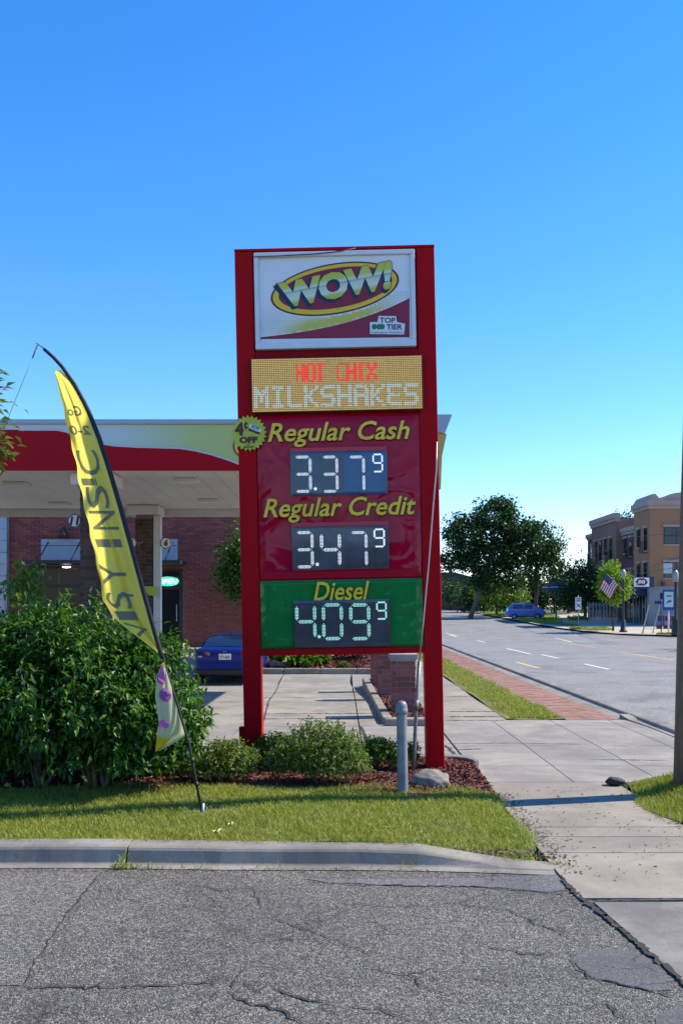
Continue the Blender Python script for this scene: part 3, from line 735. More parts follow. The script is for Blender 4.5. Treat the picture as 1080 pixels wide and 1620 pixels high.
NX, NZ = 92, 29
lit = {}
def write(word, c0, c1, r0, r1, val, bold=.32):
    n = len(word)
    for c in range(c0, c1):
        for rr_ in range(r0, r1):
            u = (c + .5 - c0) / (c1 - c0) * n; i = int(u); fu = (u - i) * 5.9 - .1; fv = (rr_ + .5 - r0) / (r1 - r0) * 7
            rows = FONT[word[i]].split()
            for du in (-bold, bold):
                a, b = int(fu + du), int(fv)
                if 0 <= a < 5 and rows[b][a] == '1': lit[(c, rr_)] = val if random.random() < (.97 if val == 1 else .95) else 0
write('HOT CHIX', 24, 68, 3, 13, 1, .5); write('MILKSHAKES', 1, 91, 15, 27, 2)
m = MB(); px, pz = (LX1 - LX0 - .02) / NX, (LZ1 - LZ0 - .016) / NZ
for c in range(NX):
    for q in range(NZ):
        x = LX0 + .01 + (c + .5) * px; z = LZ1 - .008 - (q + .5) * pz; h = px * .36
        m.poly([(x - h, -.078, z - h), (x + h, -.078, z - h), (x + h, -.078, z + h), (x - h, -.078, z + h)], lit.get((c, q), 0))
sb('led_dots', [M('led_amber', (.45, .3, .08), .6, emit=(.9, .6, .2), es=.33, island=.35), M('led_red', (.4, .03, .02), .6, emit=(1, .07, .03), es=.8), M('led_white', (.6, .62, .5), .6, emit=(.75, .82, .66), es=.36)], m, board, kind='stuff')

# wrinkled vinyl faces
def wrinkle(x, z, s):
    p = Vector((x * 1.1, z * 1.4, s)); a = noise.noise(p * 1.3); b = noise.noise(p * 2.7 + Vector((3, 1, 7)))
    q = Vector((x * 1.6 + .35 * a, z * 2.2 + .5 * b, s + 4)); rdg = (1 - abs(noise.noise(q * 1.2)) * 2.2); rdg = max(0, rdg) ** 4
    r2 = max(0, 1 - abs(noise.noise(Vector((x * 3.4 - z * 1.7, z * 2.3 + x, s + 9)))) * 2.6) ** 5
    g = .25 + .75 * min(1, max(0, (abs(x) - .35) / .55)); return .009 * a + (.0015 * b + .0045 * rdg + .004 * r2) * g
def vinyl(name, x0, x1, z0, z1, mat, s, y=.02, edge=True):
    def fn(u, v):
        x = x0 + (x1 - x0) * u; z = z0 + (z1 - z0) * v
        e = min(u, 1 - u, v, 1 - v) / .04; e = min(1, e)
        return (x, y - e * (.016 + wrinkle(x, z, s)), z)
    mm = MB(); mm.grid(fn, 84, 84); return sb(name, mat, mm)
def vinyl_mat(name, col):
    return M(name, col, .07, var=.1, vscale=1.5, spec=.24)
price = vinyl('price_panel', -1.0, 1.004, 2.385, 4.40, vinyl_mat('vinyl_crimson', (.44, .002, .028)), 1.0)
dies = vinyl('diesel_panel', -1.0, 1.004, 1.525, 2.365, vinyl_mat('vinyl_green', (.008, .2, .045)), 5.0)
def gold_mat(name):
    m, nt, bs = NT(name); c = ramp(nt, noise_tex(nt, coords(nt), 5, 3), [(.35, (.86, .54, .008)), (.65, (.98, .7, .03))]); nt.links.new(c, bs.inputs['Base Color']); bs.inputs['Roughness'].default_value = .3; return m
MA['gold'] = gold_mat('print_gold'); MA['outline'] = M('print_outline', (.03, .006, .008), .4)
def sign_text(s, px0, py0, px1, py1, y, par, shear=.26, off=.014, out=True):
    P0, P1 = (px0, py0), (px1, py1)
    def fn(yy, ddx=0, ddy=0):
        cx, cy = (px0 + px1) / 2, (py0 + py1) / 2; c = S(cx, cy, yy); w = (px1 - px0) / PPM; h = (py1 - py0) / PPM
        return lambda u, v: c + Vector(((u - .5) * w + ddx, 0, (v - .5) * h + ddy))
    if out:
        m = MB(); lettering(m, s, fn(y + .0015, .005, -.005), 0, shear, off + .001, ref=off); sb('lettering_outline', MA['outline'], m, par)
    m = MB(); lettering(m, s, fn(y), 0, shear, off); return sb('lettering', MA['gold'], m, par)
sign_text('Regular Cash', 424, 668, 647, 707, -.047, price); sign_text('Regular Credit', 417, 787, 657, 826, -.047, price); sign_text('Diesel', 496, 920, 584, 950, -.032, dies)
MA['led_w'] = M('led_digit_white', (.7, .72, .75), .5, emit=(.86, .93, 1), es=.75); MA['led_g'] = M('led_digit_green', (.5, .75, .66), .5, emit=(.4, 1, .78), es=.65)
MA['display'] = M('display_dark', (.055, .065, .085), .16, var=.35, vscale=3, coat=.4); MA['display_blue'] = M('display_blue', (.02, .09, .19), .16, var=.2, vscale=3, coat=.4); MA['strip'] = M('strip_red', (.6, .03, .05), .4)
SEG = {'0': 'abcdef', '3': 'abcdg', '4': 'bcfg', '7': 'abc', '9': 'abcdfg'}
def digit(par, ch, x0, y0, x1, y1, mat, y=-.052, rows=3, n=9):
    c = S((x0 + x1) / 2, (y0 + y1) / 2, y); w = (x1 - x0) / PPM / 2; h = (y1 - y0) / PPM / 2; m = MB()
    pit = w * 2 / (n + 3.5); lat = pit * .82
    segs = {'a': ((-w, h), (w, h)), 'g': ((-w, 0), (w, 0)), 'd': ((-w, -h), (w, -h)), 'f': ((-w, h), (-w, 0)), 'b': ((w, h), (w, 0)), 'e': ((-w, 0), (-w, -h)), 'c': ((w, 0), (w, -h))}
    used = set()
    for sname in SEG[ch]:
        a, b = segs[sname]; L = math.dist(a, b); k = max(4, int((L - pit * 1.2) / pit)); ux, uz = (b[0] - a[0]) / L, (b[1] - a[1]) / L
        for i in range(k):
            t = (L - (k - 1) * pit) / 2 + i * pit
            for j in range(rows):
                o = (j - (rows - 1) / 2) * lat
                if rows == 3 and (i in (0, k - 1)) and j != 1: continue
                X = a[0] + ux * t - uz * o; Z = a[1] + uz * t + ux * o; q = lat * (.31 if rows == 3 else .42)
                m.poly([c + Vector(p) for p in ((X - q, 0, Z - q), (X + q, 0, Z - q), (X + q, 0, Z + q), (X - q, 0, Z + q))])
    return sb('digit', mat, m, par, kind='stuff')
def display(par_name, x0, y0, x1, y1, mat, strip):
    m = MB(); a = S(x0, y1); b = S(x1, y0); cz = S((x0 + x1) / 2, (y0 + y1) / 2).z; hw = (x1 - x0) / PPM / 2; hh = (y1 - y0) / PPM / 2; cx = (a.x + b.x) / 2
    def fn(u, v):
        x = cx - hw + 2 * hw * u; z = cz - hh + 2 * hh * v; e = min(1, min(u, 1 - u, v, 1 - v) / .05)
        return (x, -.034 - e * (.004 + .25 * wrinkle(x, z, 13)), z)
    m.grid(fn, 40, 24); m.box(cx - hw, cx + hw, -.03, .03, cz - hh, cz + hh)
    d = sb('price_display', mat, m)
    m = MB(); m.box(cx - hw + .008, cx + hw * .1, -.0415, -.0405, cz - hh + .02, cz + hh - .03); sb('digit_window', MA['display'], m, d)
    if strip:
        m = MB(); m.box(cx - hw, cx + hw, -.042, -.028, cz + hh - .004, cz + hh + .045); sb('strip', MA['strip'], m, d)
    return d
def dot(par, px, py, mat):
    c = S(px, py, -.052); m = MB()
    for k in range(5):
        a = math.pi / 2 + k * 2 * math.pi / 5; m.bar(c + Vector((.004 * math.cos(a), 0, .004 * math.sin(a))), c + Vector((.022 * math.cos(a), 0, .022 * math.sin(a))), .007, .003, up=(0, 1, 0))
    sb('decimal_point', mat, m, par)
d1 = display('a', 460, 714, 612, 783, MA['display_blue'], True)
for ch, a, b in (('3', 467, 491), ('3', 510, 533), ('7', 552, 575)): digit(d1, ch, a, 724, b, 778, MA['led_w'])
digit(d1, '9', 590, 720, 604, 747, MA['led_w'], rows=2, n=6); dot(d1, 499, 774, MA['led_w'])
d2 = display('b', 462, 832, 615, 901, MA['display'], True)
for ch, a, b in (('3', 469, 494), ('4', 509, 537), ('7', 555, 579)): digit(d2, ch, a, 843, b, 897, MA['led_w'])
digit(d2, '9', 592, 838, 607, 865, MA['led_w'], rows=2, n=6); dot(d2, 502, 893, MA['led_w'])
d3 = display('c', 465, 949, 617, 1023, MA['display'], False)
for ch, a, b in (('4', 470, 498), ('0', 512, 540), ('9', 555, 583)): digit(d3, ch, a, 957, b, 1010, MA['led_g'])
digit(d3, '9', 596, 953, 610, 979, MA['led_g'], rows=2, n=6); dot(d3, 505, 1007, MA['led_g'])
# starburst
c = S(394, 686, 0)
m = MB(); pts = []
for k in range(48):
    a = 2 * math.pi * k / 48 + .05; r_ = 28.5 / PPM if k % 2 == 0 else 24.3 / PPM
    pts.append((c.x + r_ * math.cos(a), c.z + r_ * math.sin(a)))
m.prism(pts, -.045, -.012); star = sb('starburst', M('print_lime_green', (.5, .55, .04), .45, var=.12, vscale=6), m)
def st(s, x0, y0, x1, y1, mat, off=.05, rot=0):
    cc = S((x0 + x1) / 2, (y0 + y1) / 2, -.0475); w = (x1 - x0) / PPM; h = (y1 - y0) / PPM; m = MB(); cr, sr = math.cos(rot), math.sin(rot)
    lettering(m, s, lambda u, v: cc + Vector(((u - .5) * w * cr - (v - .5) * h * sr, 0, (u - .5) * w * sr + (v - .5) * h * cr)), 0, 0, off); sb('lettering', mat, m, star)
st('4', 372.5, 669, 386, 690, MA['maroon'], .07); st('c', 386.5, 669, 392.5, 679, MA['maroon'], .05); st('OFF', 379, 691.5, 408, 702, MA['maroon'], .07); st('PER', 390, 703.2, 395, 705.6, MA['outline'], .0); st('GALLON', 385.5, 706, 402, 709.5, MA['outline'], .03)
m = MB(); m.bar(S(389.5, 667, -.048), S(389, 681, -.048), .008, .002, up=(0, 1, 0)); sb('cent_stroke', MA['maroon'], m, star)
m = MB(); cc = S(404.5, 678, -.0465); pts = []
for k in range(24):
    a = 2 * math.pi * k / 24; ex, ez = 9.5 / PPM * math.cos(a), 4.6 / PPM * math.sin(a); pts.append((cc.x + ex, cc.z + ez - .42 * ex))
m.prism(pts, -.0465, -.045); sb('small_logo', MA['white'], m, star)
st('WOW!', 397.5, 674, 411, 681, MA['clover'], .05, -.4)
m = MB(); m.bar(S(393.5, 680, -.0478), S(411.5, 687, -.0478), .028, .002, up=(0, 1, 0)); sb('small_logo_bar', MA['maroon'], m, star)
# conduit and wire running up beside the right post
m = MB(); m.tube([S(651, 1224, -.16), S(654, 1180, -.155), S(657, 1110, -.14), S(662, 1045, -.12)], .024, 10); m.tube([S(656.5, 1122, -.142), S(657.2, 1106, -.139)], .03, 10); sb('cable_guard', M('galvanised_guard', (.22, .2, .19), .55, .5, var=.3, vscale=12), m)
m = MB(); m.tube([S(661, 1050, -.12), S(668, 985, -.1), S(677, 890, -.08), S(684, 800, -.06), S(689, 745, -.05), S(690, 700, -.03)], .009, 6); sb('support_wire', M('steel_wire', (.42, .4, .4), .4, .7), m)
sgn.rotation_euler = (0, -ROLL, R(-.6))

# ------------------------------------------------------------------ bollard, boulder
c = G(637, 1257, .1)
bo = thing('bollard', 'grey steel pipe bollard with domed cap in front of the mulch bed', 'bollard', c)
MA['galv'] = M('bollard_grey_paint', (.19, .215, .235), .5, .1, var=.22, vscale=7, bmp=.08, bscale=60)
m = MB(); m.lathe([(.056, -.2), (.056, .9)], n=20); m.build('pipe', MA['galv'], bo, world=False)
m = MB(); m.lathe([(.057, .86), (.064, .865), (.066, .905), (.063, .91), (.061, .93), (.056, .965), (.04, .99), (.015, 1.0), (.0, 1.001)], n=20); m.build('cap', MA['galv'], bo, world=False)
bo.rotation_euler = (0, R(-.9), 0)
def rock(name, label, c, rad, seed, mat, cat='rock', parent=None):
    bm = bmesh.new(); bmesh.ops.create_icosphere(bm, subdivisions=4, radius=1)
    for v in bm.verts:
        p = v.co.copy(); q = p * 1.2 + Vector((seed, seed * 2, 0))
        k = 1 + .22 * noise.noise(q) + .12 * noise.noise(q * 2.3) + .05 * noise.noise(q * 6) - .1 * max(0, 1 - abs(noise.noise(q * 1.7)) * 6)
        v.co = Vector((p.x * rad[0], p.y * rad[1], p.z * rad[2])) * k
    me = bpy.data.meshes.new(name); bm.to_mesh(me); bm.free()
    me.polygons.foreach_set('use_smooth', [True] * len(me.polygons))
    o = link(name, me, mat, parent); o.location = c
    if label: tag(o, label, cat)
    return o
MA['rock'] = M('granite_rock', (.19, .175, .155), .9, var=.4, vscale=9, bmp=.6, bscale=22)
rock('boulder', 'rough grey boulder lying beside the bollard and red post', G(682, 1246, .12) + Vector((0, .12, .04)), (.235, .15, .14), 3, MA['rock'])
rock('stone', 'small dark stone at the corner of the right grass verge', G(972, 1240, .03) + Vector((0, 0, .03)), (.11, .08, .05), 9, M('dark_stone', (.03, .03, .03), .8), 'stone')

# ------------------------------------------------------------------ utility pole
m, nt, bs = NT('weathered_pole_wood'); co = coords(nt); mpn = nt.nodes.new('ShaderNodeMapping'); mpn.inputs['Scale'].default_value = (14, 14, .7); nt.links.new(co, mpn.inputs[0])
f = noise_tex(nt, mpn.outputs[0], 3, 8, .7); nt.links.new(ramp(nt, f, [(.25, (.075, .058, .043)), (.55, (.19, .155, .122)), (.8, (.29, .245, .2))]), bs.inputs['Base Color']); bs.inputs['Roughness'].default_value = .9; bump(nt, bs, f, .8, .02); MA['pole'] = m
up = thing('utility_pole', 'weathered grey wooden utility pole standing in the grass verge', 'pole', (3.85, 10.55, .06))
m = MB(); m.tube([(0, 0, -.3), (.075, 0, 3), (.17, 0, 6.5), (.27, 0, 10.2)], [.165, .155, .145, .135], 20); m.build('shaft', MA['pole'], up, world=False)
m = MB(); m.bar((.26, -1.1, 9.6), (.26, 1.1, 9.6), .09, .11); m.build('crossarm', MA['pole'], up, world=False)
for yy in (-1, -.5, .5, 1):
    m = MB(); m.lathe([(.02, 9.65), (.05, 9.68), (.03, 9.72), (.05, 9.75), (.0, 9.8)], (.26, yy, 0), 10); m.build('insulator', MA['rock'], up, world=False)

# ------------------------------------------------------------------ feather flag
FD = 9.05
pole_px = [(321, 1292), (311, 1240), (300, 1180), (281, 1115), (262, 1055), (246, 1000), (228, 935), (210, 868), (191, 800), (174, 742), (157, 690), (139, 645), (119, 608), (98, 578), (78, 557), (58, 543)]
ff = thing('feather_flag', 'leaning yellow feather flag with dark mirrored letters in front of the bush', 'feather flag', W(321, 1292, FD))
def cl(t, tab):
    for (a, x), (b, y) in zip(tab[:-1], tab[1:]):
        if t <= b: return x + (y - x) * (t - a) / (b - a)
    return tab[-1][1]
def polex(py): return cl(py, sorted((y, x) for x, y in pole_px))
PW = [W(x, y, FD) for x, y in pole_px]
m = MB(); m.tube(PW, [.014, .0135, .013, .0125, .012, .0115, .011, .0105, .01, .0095, .009, .0085, .008, .007, .006, .004], 8); fp = m.build('pole', MA['black'], ff)
m = MB(); m.lathe([(.0, -.12), (.012, -.1), (.016, .0), (.016, .1), (.0, .1)], W(321, 1288, FD), 10); m.build('ground_spike', M('spike_steel', (.45, .45, .47), .4, .8), ff)
m = MB()
for yy in (1244, 1206): m = MB(); m.tube([W(polex(yy), yy, FD), W(polex(yy) - 1.5, yy - 7, FD)], .02, 10); m.build('collar', MA['black'], ff)
def cloth_mat(name, col, tcol, tr=.5, dirt=None):
    m, nt, bs = NT(name); co = coords(nt); bs.inputs['Roughness'].default_value = .75; bs.inputs['Specular IOR Level'].default_value = .25
    c = ramp(nt, noise_tex(nt, co, 1.6, 4), [(.35, tuple(x * .92 for x in col)), (.65, col)]); nt.links.new(c, bs.inputs['Base Color'])
    t = nt.nodes.new('ShaderNodeBsdfTranslucent'); t.inputs['Color'].default_value = c4(tcol); mx = nt.nodes.new('ShaderNodeMixShader'); mx.inputs[0].default_value = tr
    out = [x for x in nt.nodes if x.type == 'OUTPUT_MATERIAL'][0]; nt.links.new(bs.outputs[0], mx.inputs[1]); nt.links.new(t.outputs[0], mx.inputs[2]); nt.links.new(mx.outputs[0], out.inputs[0]); return m
MA['flag_y'] = cloth_mat('flag_yellow', (.95, .74, .09), (1, .84, .15), .65); MA['flag_b'] = cloth_mat('flag_slate', (.16, .19, .23), (.34, .4, .5), .5)
lefttab = [(586, 88), (592, 87), (620, 95), (680, 108), (725, 119), (760, 125), (830, 140), (900, 155), (950, 164), (975, 178), (1005, 214), (1034, 252)]
def rightx(py): return polex(py) + 1 if py > 600 else 96 + (py - 586) * 1.1
TOPY, BOTY = 586.0, 1034.0
def cloth(u, t, lift=0.0):                         # u: 0 free edge .. 1 pole, t: 0 top .. 1 bottom
    py = TOPY + (BOTY - TOPY) * t; a = cl(py, lefttab); b = rightx(py); px = a + (b - a) * u
    env = math.sin(math.pi * min(1, max(0, t))) ** .5
    fold = .05 * math.sin(u * 7.0 + t * 2.2) * (1 - u * .6) + .025 * math.sin(u * 15 - t * 9) * (1 - u) + .02 * math.sin(t * 23 + u * 4) * (1 - u) ** 2
    crease = -.05 * math.exp(-((u - (.34 + .22 * t)) / .07) ** 2)
    rip = 1.3 * math.sin(t * 61) * (1 - u) ** 3 * env
    return W(px + rip, py, FD + env * (1.0 * fold + .9 * crease) + .26 * (1 - u) * env - lift)
m = MB(); m.grid(lambda u, v: cloth(u, 1 - v), 30, 110); fl = m.build('banner', MA['flag_y'], ff)
m = MB(); m.tube([W(polex(y) - 1.0, y, FD) for y in range(552, 1050, 14)], [.016 + .007 * min(1, (y - 552) / 120) for y in range(552, 1050, 14)], 8); m.build('sleeve', M('sleeve_black_cloth', (.015, .016, .028), .8), ff)
m = MB()
def flag_glyph(ch, t0, t1, u0, u1, mirror=False, back=False, off=.005):
    # letters lie on their side: reading direction runs along the pole
    def fn(a, b):
        t = t0 + (t1 - t0) * a; u = u0 + (u1 - u0) * (1 - b if mirror else b)
        return cloth(u, t, .012)
    lettering(m, ch, fn, 0, 0, off, sub=2)
def T_(py): return (py - TOPY) / (BOTY - TOPY)
for ch, ya, yb, u0, u1 in (('C', 752, 712, .06, .74), ('I', 768, 757, .08, .5), ('S', 804, 768, .1, .72), ('N', 838, 808, .1, .78), ('I', 866, 853, .1, .74),
                           ('Y', 925, 892, .06, .66), ('I', 944, 940, .48, .72), ('S', 963, 936, .08, .62), ('I', 981, 967, .1, .62), ('V', 1008, 984, .1, .7)):
    flag_glyph(ch, T_(ya), T_(yb), u0, u1, True)
def flag_small(s, y0, y1, u0, u1):
    lettering(m, s, lambda a, b: cloth(u1 - (u1 - u0) * a, T_(y1 + (y0 - y1) * b), .012), 0, 0, .03, sub=1)
flag_small('2-0', 673, 688, .05, .75); flag_small('Go', 642, 658, .12, .68)
m.build('lettering', MA['flag_b'], fl)
# torn lower piece
MA['flag_w'] = cloth_mat('flag_pale', (.62, .62, .38), (.8, .8, .42), .45); MA['flag_p'] = cloth_mat('flag_purple', (.3, .1, .4), (.5, .2, .6), .4)
ltab = [(1048, 259), (1070, 249), (1100, 248), (1120, 250), (1140, 253), (1160, 250), (1188, 247)]; rtab = [(1048, 261), (1080, 270), (1120, 282), (1150, 291), (1162, 294), (1170, 285), (1188, 252)]
def torn(u, v, lift=0):
    py = 1048 + 140 * v; a = cl(py, ltab); b = cl(py, rtab); px = a + (b - a) * u
    return W(px, py, FD) + Vector((0, -.03 - .06 * math.sin(u * 3 + v * 3) * v - .02 * math.sin(u * 8 + v * 6) - lift, 0))
m = MB(); m.grid(lambda u, v: torn(u, 1 - v), 14, 40); tp = m.build('torn_banner', MA['flag_w'], ff)
m = MB()
def blob(cu, cv, ru, rv, n=20): m.poly([torn(min(1, max(0, cu + ru * math.cos(2 * math.pi * k / n))), min(1, max(0, cv + rv * math.sin(2 * math.pi * k / n))), .022) for k in range(n)][::-1])
for q in ((.55, .36, .34, .075), (.24, .69, .22, .05), (.45, .14, .36, .11)): m = MB(); blob(*q); m.build('purple_patch', MA['flag_p'], tp)
m = MB(); zz = [torn(u, .80 + (.05 if k % 2 else .0) + .06 * u, .006) for k, u in enumerate([i / 12 * .62 for i in range(13)])]
m.poly(zz + [torn(.62, .995, .006), torn(.3, .995, .006), torn(.02, .99, .006)]); m.build('yellow_hem', cloth_mat('flag_gold', (.75, .55, .02), (1, .8, .05), .5), tp)
m = MB(); m.tube([W(60, 545, FD), W(52, 566, FD)], .008, 6); m.tube([W(52, 566, FD), W(34, 610, FD - .02), W(14, 660, FD + .3), W(-8, 716, FD + .8)], .0028, 5); m.build('cord', M('cord_grey', (.2, .2, .2), .8), ff)

# ------------------------------------------------------------------ pale crumpled petals on the lawn
for i, (px, py, s) in enumerate(((366, 1307, .035), (345, 1317, .045))):
    c = G(px, py, .15); t = thing('crumpled_petal', ('pale yellow crumpled scrap on the lawn nearest the flag pole', 'flatter pale yellow scrap on the lawn nearer the kerb')[i], 'scrap', c)
    m = MB(); rr = random.Random(i + 4)
    for k in range(5):
        a = k * 1.3 + i; d = Vector((math.cos(a), math.sin(a), .6 - i * .3)) * s; e = Vector((-math.sin(a), math.cos(a), .5)) * s * .6
        m.grid(lambda u, v, d=d, e=e: d * u + e * (v - .5) * (1 - .5 * u) + Vector((0, 0, .015 * math.sin(u * 6 + v * 5))), 4, 4)
    m.build('petal', M('petal_pale', (.7, .68, .3), .7), t, world=False)
# ------------------------------------------------------------------ station shop
MA['mortar'] = M('mortar', (.2, .16, .14), .95); MA['brick'] = M('brick_red', (.28, .072, .055), .85, island=.3, rnd=.25, bmp=.2, bscale=70)
MA['brick_dark'] = M('brick_brown', (.085, .05, .038), .85, island=.5, rnd=.5, bmp=.2, bscale=70)
MA['trim'] = M('trim_white', (.6, .6, .58), .55, var=.06, vscale=3)
MA['steel_dark'] = M('dark_steel', (.02, .02, .022), .5)
def glass_mat(name, col, rough=.04):
    return M(name, col, rough, spec=.5)
MA['glass'] = glass_mat('dark_glass', (.012, .015, .018))
MA['shop_glass'] = M('shop_glass', (.014, .016, .018), .08, spec=.16)
YS, ZF = 34.0, .68
shop = thing('station_shop', 'red brick station shop with dark doors behind the fuel canopy', 'shop', (-10, YS, ZF))
WX0, WX1 = -16.5, -3.45
m = MB(); m.box(WX0, WX1, YS + .03, YS + 9, ZF - .5, 6.1); m.build('mortar_wall', MA['mortar'], shop)
openings = [(-11.2, -9.05, ZF, 3.55), (-7.05, -5.72, ZF, 3.45)]
bl, bh, jt = .30, .085, .012
big = MB(); zs = ZF; row = 0
single = []
while zs < 6.0:
    x = WX0 - (.15 if row % 2 else 0)
    while x < WX1 - .05:
        a, b = max(WX0, x), min(WX1, x + bl - jt)
        if b - a > .04 and not any(o[0] < b and a < o[1] and zs < o[3] for o in openings):
            if a > -5.75 and 0.72 < zs < 5.3 and b - a > .25 and len(single) < 296: single.append((a, zs))
            else:
                q = random.uniform(-.003, .003); big.box(a, b, YS - .012 + q, YS + .03, zs, zs + bh - jt)
        x += bl
    zs += bh; row += 1
big.build('brick', MA['brick'], shop, kind='stuff')
m = MB(); m.box(0, bl - jt, -.012, .03, 0, bh - jt); b0 = m.build('brick', MA['brick'], shop, world=False)
for i, (a, z) in enumerate(single):
    o = b0 if i == 0 else b0.copy()
    if i: COL.objects.link(o)
    o.location = Vector((a, YS + random.uniform(-.003, .003), z)) - shop.location
m = MB(); m.box(WX0, WX1 + .05, YS - .05, YS + 9, 6.1, 6.35); m.build('coping', MA['trim'], shop)
m = MB(); m.box(WX0, WX1, YS - .03, YS + .0, 5.35, 5.62); m.build('brick_band', MA['brick_dark'], shop)
def shop_opening(x0, x1, z0, z1, doors):
    m = MB(); t = .07
    m.box(x0, x0 + t, YS - .03, YS + .06, z0, z1); m.box(x1 - t, x1, YS - .03, YS + .06, z0, z1); m.box(x0 + t, x1 - t, YS - .03, YS + .06, z1 - t, z1); m.box(x0 + t, x1 - t, YS - .03, YS + .06, z1 - .72, z1 - .65)
    f = m.build('door_frame', MA['steel_dark'], shop)
    n = doors
    for i in range(n):
        a = x0 + t + (x1 - x0 - 2 * t) * i / n; b = x0 + t + (x1 - x0 - 2 * t) * (i + 1) / n
        m = MB(); m.box(a + .03, b - .03, YS + .0, YS + .02, z0 + .05, z1 - .73); m.build('pane', MA['shop_glass'], f)
        m = MB(); m.box(a + .03, b - .03, YS + .0, YS + .02, z1 - .645, z1 - t - .005); m.build('transom_pane', MA['shop_glass'], f)
        m = MB(); m.tube([(b - .1, YS - .06, z0 + .9), (b - .1, YS - .06, z0 + 1.5)], .015, 6); m.build('handle', MA['trim'], f)
shop_opening(-11.2, -9.05, ZF, 3.55, 2); shop_opening(-7.05, -5.72, ZF, 3.45, 1)
MA['grey_panel'] = M('grey_stucco_panel', (.42, .44, .47), .7, var=.08, vscale=3)
for x0, x1 in ((-10.75, -9.15), (-6.95, -5.86)):
    m = MB(); m.box(x0, x1, YS - .03, YS + .0, 3.02 + .72, 4.52); pnl = m.build('wall_panel', MA['grey_panel'], shop)
    m = MB(); m.box(x0, x1, YS - .036, YS - .03, 4.28, 4.30); m.build('panel_seam', MA['joint'], pnl)
    m = MB(); m.box(x0 - .25, x1 + .25, YS - 1.0, YS - .005, 3.6, 3.73); aw = m.build('entry_canopy', MA['steel_dark'], shop)
    m = MB()
    for xx in (x0 + .18, x1 - .28): m.tube([(xx, YS - .9, 3.72), (xx + .08, YS - .03, 4.42)], .022, 6)
    m.build('tie_rod', MA['steel_dark'], aw)
m = MB(); m.tube([(-9.86, YS - .02, 4.75), (-9.86, YS - .2, 4.95), (-9.86, YS - .32, 4.9)], .025, 6); m.lathe([(.05, 4.95), (.06, 4.85), (.12, 4.72), (.2, 4.55), (.0, 4.6)], (-9.86, YS - .33, 0), 12); m.build('wall_lamp', MA['steel_dark'], shop)
m = MB(); m.box(-11.42, -11.30, YS - .06, YS, 3.62, 3.74); m.build('camera_box', MA['trim'], shop)
m = MB(); m.lathe([(.0, 3.47), (.14, 3.49), (.15, 3.52), (.0, 3.53)], (-9.7, YS - .5, 0), 12); m.build('ceiling_lamp', M('lamp_lit', (.9, .9, .85), .4, emit=(1, .95, .85), es=3), shop)
m = MB(); m.box(-16.6, -11.9, YS - .25, YS, ZF - .2, 5.7); gs = m.build('stone_pier', concrete('grey_stone', (.3, .31, .33), .3, .4, 0, 3), shop)
for k in range(12):
    m = MB(); m.box(-16.6, -11.9, YS - .265, YS - .251, ZF + .42 * k + .01, ZF + .42 * k + .4); m.build('stone_course', MA['grey_panel'], gs)
# neon sign
ns = thing('open_sign', 'small lit green sign reading OPEN in the shop window', 'sign', (-6.08, YS - .05, 3.0))
m = MB(); m.box(-.56, .3, 0, .03, -.19, .21); m.build('backing', MA['steel_dark'], ns, world=False)
MA['neon'] = M('neon_green', (.02, .5, .2), .5, emit=(.03, 1, .35), es=1.1); MA['neon_w'] = M('neon_pale', (.6, 1, .75), .5, emit=(.55, 1, .75), es=1.3)
m = MB(); pts = [(-.13 + .4 * math.cos(k * math.pi / 16), .01 + .165 * math.sin(k * math.pi / 16)) for k in range(32)]; m.poly([(x, -.004, z) for x, z in pts]); m.build('glow_field', MA['neon'], ns, world=False)
m = MB(); lettering(m, 'OPEN', lambda u, v: Vector((-.48 + .7 * u, -.008, -.09 + .2 * v)), 0, .25, .03); m.build('lettering', MA['neon_w'], ns, world=False)
# raised walk before the shop
m = MB(); m.box(-16, -3.4, 32.4, YS - .01, .2, ZF - .02); m.build('shop_walk', MA['walk'], kind='structure', bevel=.02)

# ------------------------------------------------------------------ fuel canopy
CY0, CY1, CX0, CX1 = 18.3, 25.7, -26.0, 1.9
cp = thing('fuel_canopy', 'flat fuel canopy with red wave fascia, white soffit and brick columns', 'canopy', (-8, 22, 0))
CZ0, CZ1 = 4.72, 5.66
m, nt, bs = NT('soffit_panel'); co = coords(nt); bs.inputs['Roughness'].default_value = .45
c = ramp(nt, noise_tex(nt, co, .5, 4), [(.3, (.6, .58, .54)), (.7, (.72, .7, .66))]); nt.links.new(c, bs.inputs['Base Color']); MA['soffit'] = m
m = MB(); x = CX0
while x < CX1 - .1:
    m.box(x, min(CX1 - .08, x + .395), CY0 + .08, CY1 - .08, CZ0 + .03, CZ0 + .06); x += .405
m.build('soffit_panel', MA['soffit'], cp, kind='stuff')
m = MB(); m.box(CX0, CX1 - .06, CY0 + .06, CY1 - .06, CZ0 + .07, CZ1 - .1); m.build('deck', MA['trim'], cp)
